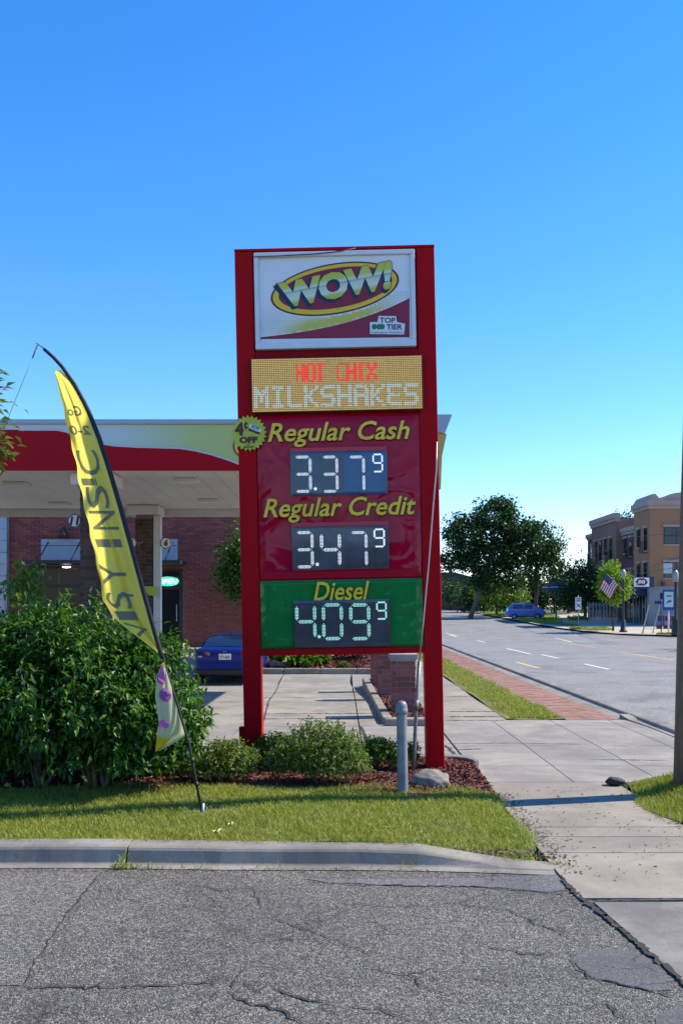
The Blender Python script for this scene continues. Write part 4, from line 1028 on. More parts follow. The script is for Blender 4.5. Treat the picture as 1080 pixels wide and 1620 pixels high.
# fascia: pale to lime print with cell pattern (flat print)
m, nt, bs = NT('fascia_print'); co = coords(nt); sp = nt.nodes.new('ShaderNodeSeparateXYZ'); nt.links.new(co, sp.inputs[0])
mr = node(nt, 'ShaderNodeMapRange'); mr.inputs['From Min'].default_value = 2.5; mr.inputs['From Max'].default_value = 6.9; nt.links.new(sp.outputs[0], mr.inputs['Value'])
base = ramp(nt, mr.outputs[0], [(0, (.6, .66, .68)), (.3, (.56, .66, .62)), (.6, (.55, .6, .15)), (1, (.55, .58, .05))])
mpn = nt.nodes.new('ShaderNodeMapping'); mpn.inputs['Scale'].default_value = (9.5, .001, 19); nt.links.new(co, mpn.inputs[0])
br = nt.nodes.new('ShaderNodeTexBrick'); br.offset = .5; br.inputs['Scale'].default_value = 1; br.inputs['Mortar Size'].default_value = .11; br.inputs['Mortar Smooth'].default_value = .4; br.inputs['Brick Width'].default_value = 1; br.inputs['Row Height'].default_value = 1
rot = nt.nodes.new('ShaderNodeMapping'); rot.inputs['Rotation'].default_value = (R(-90), 0, 0); nt.links.new(mpn.outputs[0], rot.inputs[0]); nt.links.new(rot.outputs[0], br.inputs['Vector'])
br.inputs['Color1'].default_value = (0, 0, 0, 1); br.inputs['Color2'].default_value = (0, 0, 0, 1); br.inputs['Mortar'].default_value = (1, 1, 1, 1)
sepc = nt.nodes.new('ShaderNodeSeparateColor'); nt.links.new(br.outputs['Color'], sepc.inputs[0])
fac = node(nt, 'ShaderNodeMath', operation='MULTIPLY'); nt.links.new(sepc.outputs[0], fac.inputs[0])
mr2 = node(nt, 'ShaderNodeMapRange'); mr2.inputs['From Min'].default_value = 2.6; mr2.inputs['From Max'].default_value = 4.5; mr2.inputs['To Max'].default_value = .75; nt.links.new(sp.outputs[0], mr2.inputs['Value']); nt.links.new(mr2.outputs[0], fac.inputs[1])
nt.links.new(mul(nt, base, (.42, .55, .36), fac.outputs[0], 'MIX'), bs.inputs['Base Color']); bs.inputs['Roughness'].default_value = .35; MA['fascia'] = m
m = MB(); m.box(CX0, CX1, CY0, CY0 + .06, CZ0, CZ1 - .04); fa = m.build('front_fascia', MA['fascia'], cp)
MA['fascia_red'] = M('fascia_red', (.42, .001, .008), .45, spec=.15)
wave = [(-1400, 676), (-500, 676), (-60, 679), (30, 680), (90, 680), (105, 683), (125, 691), (150, 700), (180, 705), (215, 707), (250, 708), (285, 709), (310, 713), (335, 719), (360, 727), (385, 737), (400, 745)]
m = MB()
for (xa, ya), (xb, yb) in zip(wave[:-1], wave[1:]):
    a = W(xa, ya, CY0); b = W(xb, yb, CY0); y = CY0 - .006
    zb = CZ0 + .004; a.z = min(a.z, CZ1 - .05)
    m.poly([(a.x, y, zb), (b.x, y, zb), (b.x, y, max(zb + .001, min(b.z, CZ1 - .05))), (a.x, y, max(zb + .001, a.z))])
m.build('red_wave', MA['fascia_red'], fa)
m = MB()
for (xa, ya), (xb, yb) in zip(wave[3:-1], wave[4:]):
    a = W(xa, ya, CY0 - .009); b = W(xb, yb, CY0 - .009); m.bar(a, b, .03, .004, up=(0, 1, 0))
m.build('wave_edge', MA['trim'], fa)
MA['trim_blue'] = M('trim_grey_blue', (.36, .41, .46), .4, .3)
m = MB(); m.box(CX0 - .05, CX1 + .06, CY0 - .05, CY0 + .1, CZ1 - .04, CZ1 + .055); m.build('top_trim', MA['trim_blue'], cp, bevel=.01)
m = MB(); m.box(CX1 - .05, CX1, CY0 + .061, CY1 - .061, CZ0, CZ1 - .04); m.build('side_fascia', MA['fascia'], cp)
m = MB(); m.box(CX1 - .05, CX1 + .055, CY0 + .11, CY1, CZ1 - .04, CZ1 + .055); m.build('side_trim', MA['trim_blue'], cp)
m = MB(); m.box(CX0, CX1, CY1 - .06, CY1, CZ0 - .18, CZ1 - .05); m.build('back_fascia', MA['trim'], cp)
MA['yellow_end'] = M('fascia_yellow', (.55, .38, .09), .4, var=.2, vscale=4)
m = MB(); m.prism([(1.62, 4.36), (1.905, 4.36), (1.93, 5.0), (2.02, 5.42), (1.62, 5.6)], CY0 - .07, CY0 - .02); m.build('corner_panel', MA['yellow_end'], cp)
m = MB(); m.prism([(1.70, 5.5), (1.98, 5.42), (2.12, 5.79), (1.70, 5.79)], CY0 - .12, CY0 + .2); m.build('corner_cap', MA['trim_blue'], cp)
# the oval logo on the fascia, half hidden by the starburst
for a, y, mt in ((.36, -.012, MA['maroon']), (.33, -.014, MA['yellow']), (.28, -.016, MA['crimson'])):
    m = MB(); cc = W(398, 706, CY0); m.poly([(cc.x + a * math.cos(k * math.pi / 16), CY0 + y, cc.z + a * .75 * math.sin(k * math.pi / 16)) for k in range(32)]); m.build('logo_oval', mt, fa)
MA['lens'] = M('light_lens', (.75, .75, .72), .3)
for px, py in ((28, 766), (296, 760), (96, 797), (331, 792), (-150, 766), (-120, 797)):
    q = G(px, py, CZ0) ; q = Vector(((px - 540) / F * (F * (EYE - CZ0) / (py - HZ)), F * (EYE - CZ0) / (py - HZ), CZ0))
    m = MB(); m.box(q.x - .24, q.x + .24, q.y - .24, q.y + .24, CZ0 - .03, CZ0 + .028); f = m.build('canopy_light', MA['trim'], cp, bevel=.01)
    m = MB(); m.box(q.x - .19, q.x + .19, q.y - .19, q.y + .19, CZ0 - .045, CZ0 - .031); m.build('lens', MA['lens'], f)
# brick piers: pinwheel bond
def brick_pier(parent, x, y, w, z0, z1, mat, split=1, ch=.1, name='brick', core=None, limit=300):
    t = .1; j = .011; core_m = MB(); h = w / 2 - .012
    core_m.box(x - h, x + h, y - h, y + h, z0, z1); co_ = core_m.build('mortar_core', core or MA['mortar'], parent)
    L = (w - t) / split
    mm = MB(); mm.box(-(L - j) / 2, (L - j) / 2, -t / 2, t / 2 - .012, 0, ch - j); src = mm.build(name, mat, parent, world=False); n = 0
    rest = MB(); base = origin_of(parent)
    z = z0; row = 0
    while z + ch <= z1 + .001:
        for f in (0, 1, 3, 2):
            for k in range(split):
                s = (-w / 2 + L * (k + .5)) if row % 2 == 0 else (w / 2 - L * (k + .5))
                M4 = Matrix.Translation((x, y, z)) @ Matrix.Rotation(f * math.pi / 2, 4, 'Z') @ Matrix.Translation((s + random.uniform(-.002, .002), -w / 2 + t / 2 + random.uniform(-.003, .003), 0))
                if f == 2 or n >= limit: rest.box(-(L - j) / 2, (L - j) / 2, -t / 2, t / 2 - .012, 0, ch - j, mat=M4); continue
                o = src if n == 0 else src.copy()
                if n: COL.objects.link(o)
                o.matrix_basis = Matrix.Translation(-base) @ M4; n += 1
        z += ch; row += 1
    if rest.v: rest.build('back_brick', mat, co_, kind='stuff')
for px, d, wd, mt in ((154, 19.0, .54, MA['brick_dark']), (231, 25.0, .46, MA['brick_dark'])):
    x = (px - 540) / F * d
    col = thing('canopy_column', 'brown brick canopy column ' + ('behind the feather flag, carrying pump number 11' if d < 20 else 'farther back, with the white downspout on its side'), 'column', (x, d, 0))
    brick_pier(col, x, d, wd, .3 if d < 20 else .0, CZ0 - .22, mt, 2, .105, limit=290)
    m = MB(); m.box(x - .42, x + .42, d - .42, d + .42, CZ0 - .22, CZ0 + .02); m.build('capital', MA['soffit'], col, bevel=.02)
    if d > 20:
        m = MB(); m.box(x + wd / 2 + .01, x + wd / 2 + .2, d - .22, d - .02, -.05, CZ0 - .23); m.build('downspout', MA['trim'], col, bevel=.01)
def pump_sign(s, px, py, d, side, label, rad=.135):
    c = W(px, py, d); t = thing('pump_number_sign', label, 'sign', c)
    m = MB(); m.prism([(rad * math.cos(k * math.pi / 12), rad * math.sin(k * math.pi / 12)) for k in range(24)], -.03, .03); m.build('disc', MA['trim'], t, world=False)
    m = MB(); m.poly([(rad * .84 * math.cos(k * math.pi / 12), -.033, rad * .84 * math.sin(k * math.pi / 12)) for k in range(24)]); m.build('face', MA['white'], t, world=False)
    m = MB()
    for k in range(24):
        a, b = k * math.pi / 12, (k + 1) * math.pi / 12; q = rad * .98; q2 = rad * .86
        m.poly([(q * math.cos(a), -.034, q * math.sin(a)), (q * math.cos(b), -.034, q * math.sin(b)), (q2 * math.cos(b), -.034, q2 * math.sin(b)), (q2 * math.cos(a), -.034, q2 * math.sin(a))])
    m.build('rim', MA['navy'], t, world=False)
    m = MB(); w = .042 * len(s) + .012; lettering(m, s, lambda u, v: Vector((w * (2 * u - 1), -.037, -.085 + .17 * v)), 0, .15, .05); m.build('number', MA['maroon'], t, world=False)
    m = MB(); m.box(*((rad * .8, rad + .16) if side > 0 else (-rad - .16, -rad * .8)), -.02, .02, -.09, .09); m.build('bracket', MA['trim'], t, world=False)
pump_sign('11', 119, 824, 18.95, 1, 'round white pump number sign reading 11')
pump_sign('6', 263, 859, 24.8, -1, 'round white pump number sign reading 6 right of the downspout', .15)
pump_sign('5', 208, 859, 24.8, 1, 'round pump number sign on the far column, mostly behind the feather flag', .15)
c = W(238, 935, 24.6); t = thing('pump_flag_sign', 'small lime green placard on the far canopy column', 'sign', c)
m = MB(); m.prism([(-.22, .12), (-.05, -.1), (.16, -.14), (.17, .12)][::-1], -.012, .012); m.build('placard', M('placard_lime', (.42, .5, .05), .4), t, world=False)

# ------------------------------------------------------------------ planter island with brick pillars
kx = tag(bpy.data.objects.new('planter_kerb', None), kind='structure'); COL.objects.link(kx)
out = [(.76, 16.75), (1.58, 16.6), (1.68, 16.75), (1.70, 26.5), (.55, 26.5)]
m = MB(); m.plate([(.74, 16.62), (1.55, 16.58), (1.69, 16.72), (1.69, 16.9), (.92, 16.86)], -.05, .14); m.build('kerb_stone', MA['kerb'], kx, bevel=.025)
for i in range(8):
    a, b = 16.65 + i * 1.2, 16.65 + (i + 1) * 1.2 - .02; xa, xb = .735 - .02 * i, .735 - .02 * (i + 1)
    m = MB(); m.plate([(xa, a if i else 16.88), (xa + .17, a if i else 16.88), (xb + .17, b), (xb, b)], -.15, .135); m.build('kerb_stone', MA['kerb'], kx, bevel=.025)
m = MB(); m.box(1.575, 1.70, 16.92, 26.4, -.1, .05); m.build('kerb_stone', MA['kerb'], kx, bevel=.02)
m = MB(); m.grid(lambda u, v: (.72 + .9 * u, 16.8 + 9.6 * v, .085 + .02 * math.sin(v * 20 + u * 3)), 4, 30); m.build('planter_bed', MA['mulch_base'], kind='structure')
r = np.random.default_rng(77); n = 2600
chips('planter_mulch', np.stack([r.uniform(.88, 1.57, n), r.uniform(16.9, 26, n), r.uniform(.09, .12, n)], 1), .1, MA['mulch'], 78)
MA['cap'] = concrete('pillar_cap', (.34, .33, .31), .2, .3, 0, 4)
MA['pbrick'] = M('pillar_brick', (.235, .085, .075), .85, island=.3, rnd=.35, bmp=.3, bscale=50, var=.15, vscale=20); MA['pmortar'] = M('pillar_mortar', (.33, .28, .26), .95)
lbls = ('brick pillar with grey stone cap nearest the bollard', 'middle brick pillar of the row of three', 'farthest brick pillar of the row of three')
for i, (px, d) in enumerate(((637, 18.1), (613, 21.6), (600, 24.6))):
    x = (px - 540) / F * d; pl = thing('brick_pillar', lbls[i], 'pillar', (x, d, .08), 'brick pillars in the planter island')
    brick_pier(pl, x, d, .45, .06, 1.11, MA['pbrick'], 1, .105, core=MA['pmortar'])
    m = MB(); m.box(x - .27, x + .27, d - .27, d + .27, 1.115, 1.21); m.build('cap', MA['cap'], pl, bevel=.015)
    m = MB(); m.box(x - .24, x + .24, d - .24, d + .24, 1.075, 1.117); m.build('cap_course', MA['cap'], pl)
c = Vector(((638 - 540) / F * 21.3, 21.6, 1.21)); c.x = (613 - 540) / F * 21.6
t = thing('flower_pot', 'round pink pot standing on the middle brick pillar', 'pot', c)
m = MB(); m.lathe([(.0, 0.0), (.11, .0), (.17, .12), (.19, .2), (.2, .22), (.16, .22), (.0, .19)], n=16); m.build('pot', M('pot_pink', (.5, .16, .2), .6), t, world=False)

# ------------------------------------------------------------------ far planting bed beside the shop
m = MB(); m.grid(lambda u, v: (-3.3 + 5.0 * u, 29.25 + 3.2 * v, gz(-3.3 + 4.0 * u, 29.25 + 3.2 * v) + .07), 8, 6); m.build('far_bed', MA['mulch_base'], kind='structure')
r = np.random.default_rng(87); n = 3000; xx = r.uniform(-3.2, 1.6, n); yy = r.uniform(29.3, 32.3, n)
chips('far_mulch', np.stack([xx, yy, np.array([gz(a * .8, b) for a, b in zip(xx, yy)]) + .09], 1), .14, MA['mulch'], 88)
for i in range(5):
    a = -4.0 + i * 1.12
    m = MB(); m.box(a, a + 1.10, 29.02, 29.22, gz(-1, 29.1) - .2, gz(-1, 29.1) + .17); m.build('far_kerb', MA['kerb'], kind='structure', bevel=.025)
# ------------------------------------------------------------------ shrubs and trees
MA['bark'] = M('bark_grey', (.13, .105, .085), .9, var=.4, vscale=14, bmp=.7, bscale=30)
MA['bark_dark'] = M('bark_dark', (.05, .04, .033), .9, var=.4, vscale=14, bmp=.7, bscale=30)
MA['leaf_bush'] = leaf_mat('leaf_bush', [(.014, .05, .009), (.025, .085, .012), (.042, .125, .015), (.07, .175, .018), (.125, .245, .026)], .42, .34, (1.3, 1.4, .35), .28)
MA['leaf_spirea'] = leaf_mat('leaf_spirea', [(.065, .105, .018), (.1, .16, .024), (.15, .21, .034), (.21, .26, .055)], .5, .35)
MA['leaf_bright'] = leaf_mat('leaf_bright', [(.05, .11, .012), (.09, .17, .018), (.15, .23, .025), (.2, .27, .035)], .45, .4)
MA['leaf_tree'] = leaf_mat('leaf_tree', [(.012, .038, .01), (.02, .06, .012), (.032, .085, .016), (.05, .115, .02)], .45, .3)
MA['leaf_maple'] = leaf_mat('leaf_maple', [(.05, .1, .015), (.09, .14, .02), (.14, .17, .03), (.2, .17, .05)], .45, .4)
def shrub(name, label, c, rad, n, per, L, Wd, seed, mat, stems=5, shoot=.2, low=-.35, cat='shrub', stem_r=.012, lump=.25, group=None):
    t = thing(name, label, cat, (c[0], c[1], c[2]), group); cc = (c[0], c[1], c[2] + rad[2] * .75)
    P, D, N, l, w, E = crown_shoots(cc, rad, n, per, shoot, L, Wd, seed, low=low, inner=.3, lump=lump)
    k = P[:, 2] > c[2] + .02; leaves('foliage', P[k], D[k], N[k], l[k], w[k], mat, t)
    m = MB(); rr = random.Random(seed)
    for e in rr.sample(list(map(tuple, E)), min(stems, len(E))): limbs(m, (c[0] + rr.uniform(-.05, .05), c[1] + rr.uniform(-.05, .05), c[2] - .03), [e], stem_r, .5, seed=rr.randint(0, 99), n=5)
    m.build('stem', MA['bark'], t); return t, E
# the big bush
bc = W(120, 1262, 10.25); bc.z = .1
t = thing('large_bush', 'big dense green bush spreading behind the feather flag', 'bush', bc)
parts = []
for (px, py, d, rx, ry, rz, n, sd) in ((100, 1120, 10.3, 1.28, 1.1, .92, 620, 1), (225, 1105, 10.2, .64, .85, .64, 260, 2), (20, 1075, 10.5, 1.1, 1.0, .92, 330, 3), (-120, 1130, 10.4, 1.2, 1.1, 1.0, 220, 4), (140, 1030, 10.4, .8, .8, .6, 240, 5), (60, 1015, 10.5, .7, .7, .55, 150, 11), (235, 1035, 10.3, .42, .5, .34, 80, 12), (285, 1160, 10.25, .38, .5, .38, 90, 6), (200, 1185, 10.3, .8, .8, .42, 170, 7), (-40, 1210, 11.3, 1.2, .5, .55, 150, 8), (110, 1210, 11.3, 1.2, .5, .55, 170, 9), (225, 1215, 11.1, .6, .4, .4, 90, 10)):
    parts.append(crown_shoots(W(px, py, d), (rx, ry, rz), n, 17, .42, .105, .043, sd, low=-.75, inner=.12, droopy=.42, lump=.3))
cat_ = [np.concatenate([p[i] for p in parts]) for i in range(6)]
k = (cat_[0][:, 1] > 10.65) & (cat_[0][:, 2] > .15) | (cat_[0][:, 2] > .5 + .3 * np.sin(cat_[0][:, 0] * 3) * (cat_[0][:, 0] > -2.2) * .6 + RNG.normal(0, .12, len(cat_[0])) - .25 * (cat_[0][:, 0] > -1.6))
leaves('foliage', *[a[k] for a in cat_[:5]], MA['leaf_bush'], t, .3)
rr = random.Random(3); E = cat_[5]
for bx, by in ((150, 1272), (140, 1270), (166, 1268), (60, 1268)):
    b = W(bx, by, 10.2); b.z = .08; m = MB()
    idx = sorted(range(len(E)), key=lambda i: abs(E[i][0] - b.x) + rr.uniform(0, .9))[:9]
    limbs(m, b, [E[i] for i in idx], .022, .5, seed=bx, n=6); m.build('stem', MA['bark'], t)
# low shrubs in the mulch bed
def GB(px, py, d): p = W(px, py, d); return (p.x, p.y, .12)
shrub('spirea_shrub', 'mounded green shrub just right of the big bush', GB(352, 1250, 10.65), (.42, .38, .31), 430, 12, .05, .026, 11, MA['leaf_spirea'], shoot=.16, group='low shrubs in the mulch bed')
shrub('spirea_shrub', 'widest mounded shrub in the middle of the mulch bed', GB(506, 1250, 10.6), (.62, .46, .4), 760, 12, .05, .025, 12, MA['leaf_spirea'], shoot=.18, group='low shrubs in the mulch bed')
shrub('boxwood_shrub', 'bright green shrub behind the left post base', GB(440, 1222, 11.6), (.31, .3, .25), 300, 12, .046, .028, 13, MA['leaf_bright'], shoot=.14, group='low shrubs in the mulch bed')
shrub('boxwood_shrub', 'bright green shrub left of the bollard', GB(598, 1216, 11.7), (.30, .28, .23), 300, 12, .05, .03, 14, MA['leaf_bright'], shoot=.14, group='low shrubs in the mulch bed')
shrub('boxwood_shrub', 'small green shrub between the bollard and the right post', GB(652, 1222, 11.75), (.11, .12, .2), 70, 10, .04, .024, 15, MA['leaf_bright'], shoot=.1, group='low shrubs in the mulch bed')
shrub('spirea_shrub', 'small shrub tucked under the right edge of the big bush', GB(265, 1232, 11.2), (.3, .3, .2), 240, 10, .05, .025, 16, MA['leaf_spirea'], shoot=.14, group='low shrubs in the mulch bed')
# shrubs in the far bed
def FB(px, y): x = (px - 540) / F * y; return (x, y, gz(x * .8, y) + .07)
shrub('hosta', 'low leafy bright green plant beside the small rock', FB(470, 30.0), (.7, .45, .25), 120, 8, .28, .15, 31, MA['leaf_bright'], shoot=.2, cat='plant', group='plants in the far bed')
shrub('hosta', 'pale green leafy clump farther right in the far bed', FB(512, 30.3), (.22, .22, .24), 40, 8, .16, .08, 32, MA['leaf_bright'], shoot=.15, cat='plant', group='plants in the far bed')
shrub('round_shrub', 'dark clipped round shrub nearest the brick pillars', FB(566, 31.0), (.42, .4, .5), 260, 10, .1, .05, 33, MA['leaf_tree'], shoot=.2, cat='shrub', group='plants in the far bed')
shrub('round_shrub', 'dark round shrub left of the one by the pillars', FB(530, 31.6), (.36, .36, .48), 220, 10, .1, .05, 34, MA['leaf_tree'], shoot=.2, cat='shrub', group='plants in the far bed')
shrub('tiny_shrub', 'tiny bright green tuft at the front of the far bed', FB(545, 29.5), (.18, .16, .14), 40, 8, .08, .04, 35, MA['leaf_bright'], shoot=.1, cat='plant', group='plants in the far bed')
q = FB(440, 29.8); rock('rock', 'pale low rock at the foot of the small tree', (q[0], q[1], q[2] + .06), (.42, .2, .14), 5, MA['rock'])
def tree(name, label, base, trunk_pts, r0, crowns, leafL, leafW, mat, bark, seed, cat='tree', nl=26, group=None, mode='clump'):
    t = thing(name, label, cat, base, group); m = MB()
    pts = [Vector(p) for p in trunk_pts]; m.tube(pts, [r0 * (1.25 if i == 0 else 1 - .55 * i / len(pts)) for i in range(len(pts))], 9); m.build('trunk', bark, t)
    Ps = []; Cs = []
    for i, (c, rad, ncl, per, sp) in enumerate(crowns):
        q = clump_crown(c, rad, ncl, per, sp, leafL, leafW, seed + i); Ps.append(q[:5]); Cs.append(q[5])
    leaves('crown', *[np.concatenate([p[k] for p in Ps]) for k in range(5)], mat, t, .2)
    C = np.concatenate(Cs); rr = random.Random(seed); m = MB()
    for i in rr.sample(range(len(C)), min(nl, len(C))):
        b = pts[rr.randint(max(1, len(pts) // 2), len(pts) - 1)]; limbs(m, b, [C[i]], r0 * .38, .45, seed=i, n=5)
    m.build('limb', bark, t); return t
zb = gz(-2.1, 31)
tree('small_tree', 'small green tree behind the left post of the price sign', (-2.25, 31, zb), [(-2.25, 31, zb - .1), (-2.3, 31, 1.6), (-2.45, 31, 2.6), (-2.6, 31, 3.8)], .1,
     [((-2.82, 31, 3.3), (1.02, 1.0, 1.5), 190, 34, .22)], .16, .085, MA['leaf_bush'], MA['bark_dark'], 51, nl=16)
tree('leaning_branch_tree', 'leafy tree mostly outside the left edge, its leaves hanging into the sky', (-6.6, 12.2, 0), [(-6.6, 12.2, -.2), (-6.5, 12.2, 2), (-6.2, 12.2, 4), (-6.0, 12.2, 5.2)], .13,
     [((-5.95, 12.2, 4.5), (1.3, 1.3, 1.15), 170, 26, .22), ((-4.66, 12.1, 4.45), (.2, .3, .75), 24, 24, .11), ((-4.55, 12.1, 4.05), (.2, .2, .25), 14, 20, .1)], .13, .07, MA['leaf_maple'], MA['bark'], 61, nl=14)
q = W(15, 965, 11.2)
shrub('maple_sapling', 'upright light green sapling rising behind the big bush at left', (q.x - .2, 11.4, .1), (.55, .5, 1.1), 120, 12, .12, .06, 71, MA['leaf_bright'], shoot=.4, stems=7, low=-.2, stem_r=.02, cat='sapling')
q = W(40, 930, 11.0)
P, D, N, l, w, E = crown_shoots(q, (.3, .3, .35), 26, 10, .3, .11, .055, 72, low=-.3)
t = thing('sapling_sprig', 'thin leafy sprig standing above the big bush at left', 'sapling', (q.x, q.y, .1)); leaves('foliage', P, D, N, l, w, MA['leaf_bright'], t)
m = MB(); limbs(m, (q.x - .1, q.y, .1), [e for e in E[:8]], .014, .5, seed=2, n=5); m.build('stem', MA['bark'], t)

# ------------------------------------------------------------------ blue saloon car (rear towards the camera)
MA['car'] = M('car_paint_blue', (.003, .018, .19), .35, .0, spec=.3, coat=.5); MA['car'].node_tree.nodes['Principled BSDF'].inputs['Coat Roughness'].default_value = .03
MA['tyre'] = M('tyre_rubber', (.012, .012, .012), .85); MA['rim'] = M('rim_alloy', (.3, .3, .32), .35, .8); MA['chrome'] = M('chrome', (.7, .7, .72), .15, 1.0)
MA['tail'] = M('tail_red', (.18, .004, .006), .12, coat=.6); MA['tail_w'] = M('tail_clear', (.5, .48, .46), .12, coat=.6)
cx_, cy_ = -3.28, 26.75
car = thing('parked_car', 'dark blue saloon car parked with its rear to the street', 'car', (cx_, cy_, gz(cx_, cy_)))
def ring(w0, w1, zb, zt, crown=.0, sh=.85):        # half section of the lower body, mirrored
    h = [(0, zb), (w0 * .8, zb), (w0 * .97, zb + .06), (w1, zb + .28), (w1, zb + (zt - zb) * .62), (w1 * .985, zt - .09), (w1 * sh, zt), (w1 * .5, zt + crown * .8), (0, zt + crown)]
    return h + [(-x, z) for x, z in h[-2:0:-1]]
st_ = [(.0, ring(.72, .80, .42, .95, .01)), (.035, ring(.78, .86, .33, 1.03, .01)), (.16, ring(.84, .91, .26, 1.08, .02)), (.45, ring(.86, .925, .22, 1.07, .02)), (1.0, ring(.87, .93, .2, 1.0, .02)), (2.2, ring(.87, .93, .18, .97, .02)),
       (3.3, ring(.87, .93, .18, .96, .03)), (3.9, ring(.86, .925, .2, .93, .05)), (4.5, ring(.84, .89, .2, .84, .05)), (4.8, ring(.74, .8, .22, .72, .03)), (4.9, ring(.55, .6, .3, .62, .02))]
def loft(rows, sm=True):
    mm = MB(); k = len(rows[0][1]); V = [(x, y, z) for y, rg in rows for x, z in rg]
    mm.mesh(V, [(i * k + j, i * k + (j + 1) % k, (i + 1) * k + (j + 1) % k, (i + 1) * k + j) for i in range(len(rows) - 1) for j in range(k)], 0, sm)
    mm.poly([(x, rows[0][0], z) for x, z in rows[0][1]]); mm.poly([(x, rows[-1][0], z) for x, z in rows[-1][1]][::-1]); return mm
body = loft(st_).build('body', MA['car'], car, world=False, sub=2)
def groof(w0, w1, z0, z1): h = [(0, z0), (w0, z0), (w0 * .4 + w1 * .6, z0 + (z1 - z0) * .62), (w1, z1 - .03), (w1 * .75, z1), (0, z1 + .012)]; return h + [(-x, z) for x, z in h[-2:0:-1]]
loft([(.55, groof(.80, .70, .98, 1.08)), (.95, groof(.81, .64, .98, 1.28)), (1.35, groof(.81, .62, .95, 1.41)), (2.1, groof(.81, .62, .94, 1.445)), (2.7, groof(.81, .62, .94, 1.42)), (3.2, groof(.80, .66, .94, 1.2)), (3.7, groof(.78, .72, .93, .99))]).build('cabin', MA['car'], car, world=False, sub=2)
MA['cglass'] = glass_mat('car_glass', (.01, .02, .05), .03)
m = MB(); m.grid(lambda u, v: ((2 * u - 1) * (.69 - .1 * v), .47 + .80 * v + .05 * (2 * u - 1) ** 2, 1.085 + .335 * v - .10 * (v - .5) ** 2 - .03 * (2 * u - 1) ** 2 + .04), 12, 8); m.build('rear_window', MA['cglass'], car, world=False)
for s in (-1, 1):
    m = MB(); m.poly([(s * .835, 1.0, 1.06), (s * .838, 3.1, 1.03), (s * .72, 2.55, 1.34), (s * .715, 1.5, 1.35)]); m.build('side_window', MA['cglass'], car, world=False)
    m = MB(); m.mesh([(s * .42, -.035, .84), (s * .90, .075, .86), (s * .93, .34, .92), (s * .90, .3, 1.03), (s * .86, .05, 1.0), (s * .42, -.03, .95)], [(0, 1, 4, 5), (1, 2, 3, 4)]); tl = m.build('tail_light', MA['tail'], car, world=False)
    m = MB(); m.box(s * .70 - .06, s * .70 + .06, -.012, .02, .80, .845); m.box(s * .875 - .03, s * .875 + .03, .02, .09, .74, .93); m.build('clear_lens', MA['tail_w'], tl, world=False, bevel=.008)
    m = MB(); m.lathe([(.0, 0), (.0, 0)]); m = MB(); m.box(s * .93, s * 1.08, 2.85, 2.98, 1.0, 1.13); m.build('mirror', MA['car'], car, world=False, bevel=.04, seg=3)
    for yy in (.95, 3.75):
        m = MB(); m.lathe([(.17, -.1), (.3, -.11), (.335, -.07), (.335, .07), (.3, .11), (.17, .1)], n=28); w = m.build('wheel', MA['tyre'], car, world=False); w.location = (s * .83, yy, .335); w.rotation_euler = (0, R(90) * s, 0)
        m = MB(); m.lathe([(.0, .07), (.05, .085), (.06, .07), (.17, .07), (.20, .1), (.205, .1)], n=28)
        for k in range(5): a = k * 2 * math.pi / 5; m.bar((.03 * math.cos(a), .03 * math.sin(a), .09), (.19 * math.cos(a), .19 * math.sin(a), .1), .05, .02)
        m.build('rim', MA['rim'], w, world=False)
m = MB(); m.box(-.80, .80, -.045, .2, .30, .47); m.build('lower_bumper', MA['black'], car, world=False, bevel=.04, seg=3)
m = MB(); m.box(-.17, .17, -.05, -.02, .74, .90); pl_ = m.build('number_plate', MA['white'], car, world=False, bevel=.004)
m = MB(); lettering(m, 'CTY 4G25', lambda u, v: Vector((-.14 + .28 * u, -.053, .775 + .075 * v)), 0, 0, .02); m.build('plate_lettering', MA['navy'], pl_, world=False)
m = MB()
for s in (-1, 1): m.bar((s * .028, -.03, 1.0), (s * .034, -.03, .93), .012, .01, up=(0, 1, 0))
m.bar((-.03, -.03, .965), (.03, -.03, .965), .012, .01, up=(0, 1, 0)); m.build('badge', MA['chrome'], car, world=False)
m = MB(); m.box(.5, .68, -.03, -.015, .79, .81); m.build('model_badge', MA['chrome'], car, world=False)
m = MB(); m.prism([(-.02, 0), (.02, 0), (.004, .09), (-.004, .09)], 1.55, 1.72); o = m.build('roof_fin', MA['car'], car, world=False); o.location = (0, 0, 1.43)
# ------------------------------------------------------------------ across the street
MA['pave_tan'] = concrete('pavement_tan', (.46, .4, .33), .12, .15, 0, .6)
m = MB(); kx0 = [(64.8, 26.6), (66, 23.1), (69, 20.65), (74, 19.05), (80, 18.38), (86, 18.2), (400, 18.2)]
def lin(t, tab):
    for (a, p), (b, q) in zip(tab[:-1], tab[1:]):
        if t <= b: return p + (q - p) * (t - a) / (b - a)
m.grid(lambda u, v: (lambda y: (lambda x: (x, y, gz(x, y) + .135))(lin(y, kx0) * (1 - u) + 60 * u))(64.82 + 61 * v * v), 10, 30); m.build('corner_pavement', MA['pave_tan'], kind='structure')
def grass_patch(name, cx, cy, rx, ry, seed, dz=.14, n=2500):
    m = MB(); pts = [(cx + rx * math.cos(k * math.pi / 16), cy + ry * math.sin(k * math.pi / 16)) for k in range(32)]
    m.poly([(x, y, gz(x, y) + dz + .006) for x, y in pts]); m.build(name, MA['lawn_base'], kind='structure')
    r = np.random.default_rng(seed); a = r.uniform(0, 2 * np.pi, n); q = np.sqrt(r.random(n)); x = cx + rx * q * np.cos(a); y = cy + ry * q * np.sin(a)
    blades(name + '_grass', np.stack([x, y, np.array([gz(i, j) for i, j in zip(x, y)]) + dz], 1), .14, .06, MA['grass'], seed=seed)
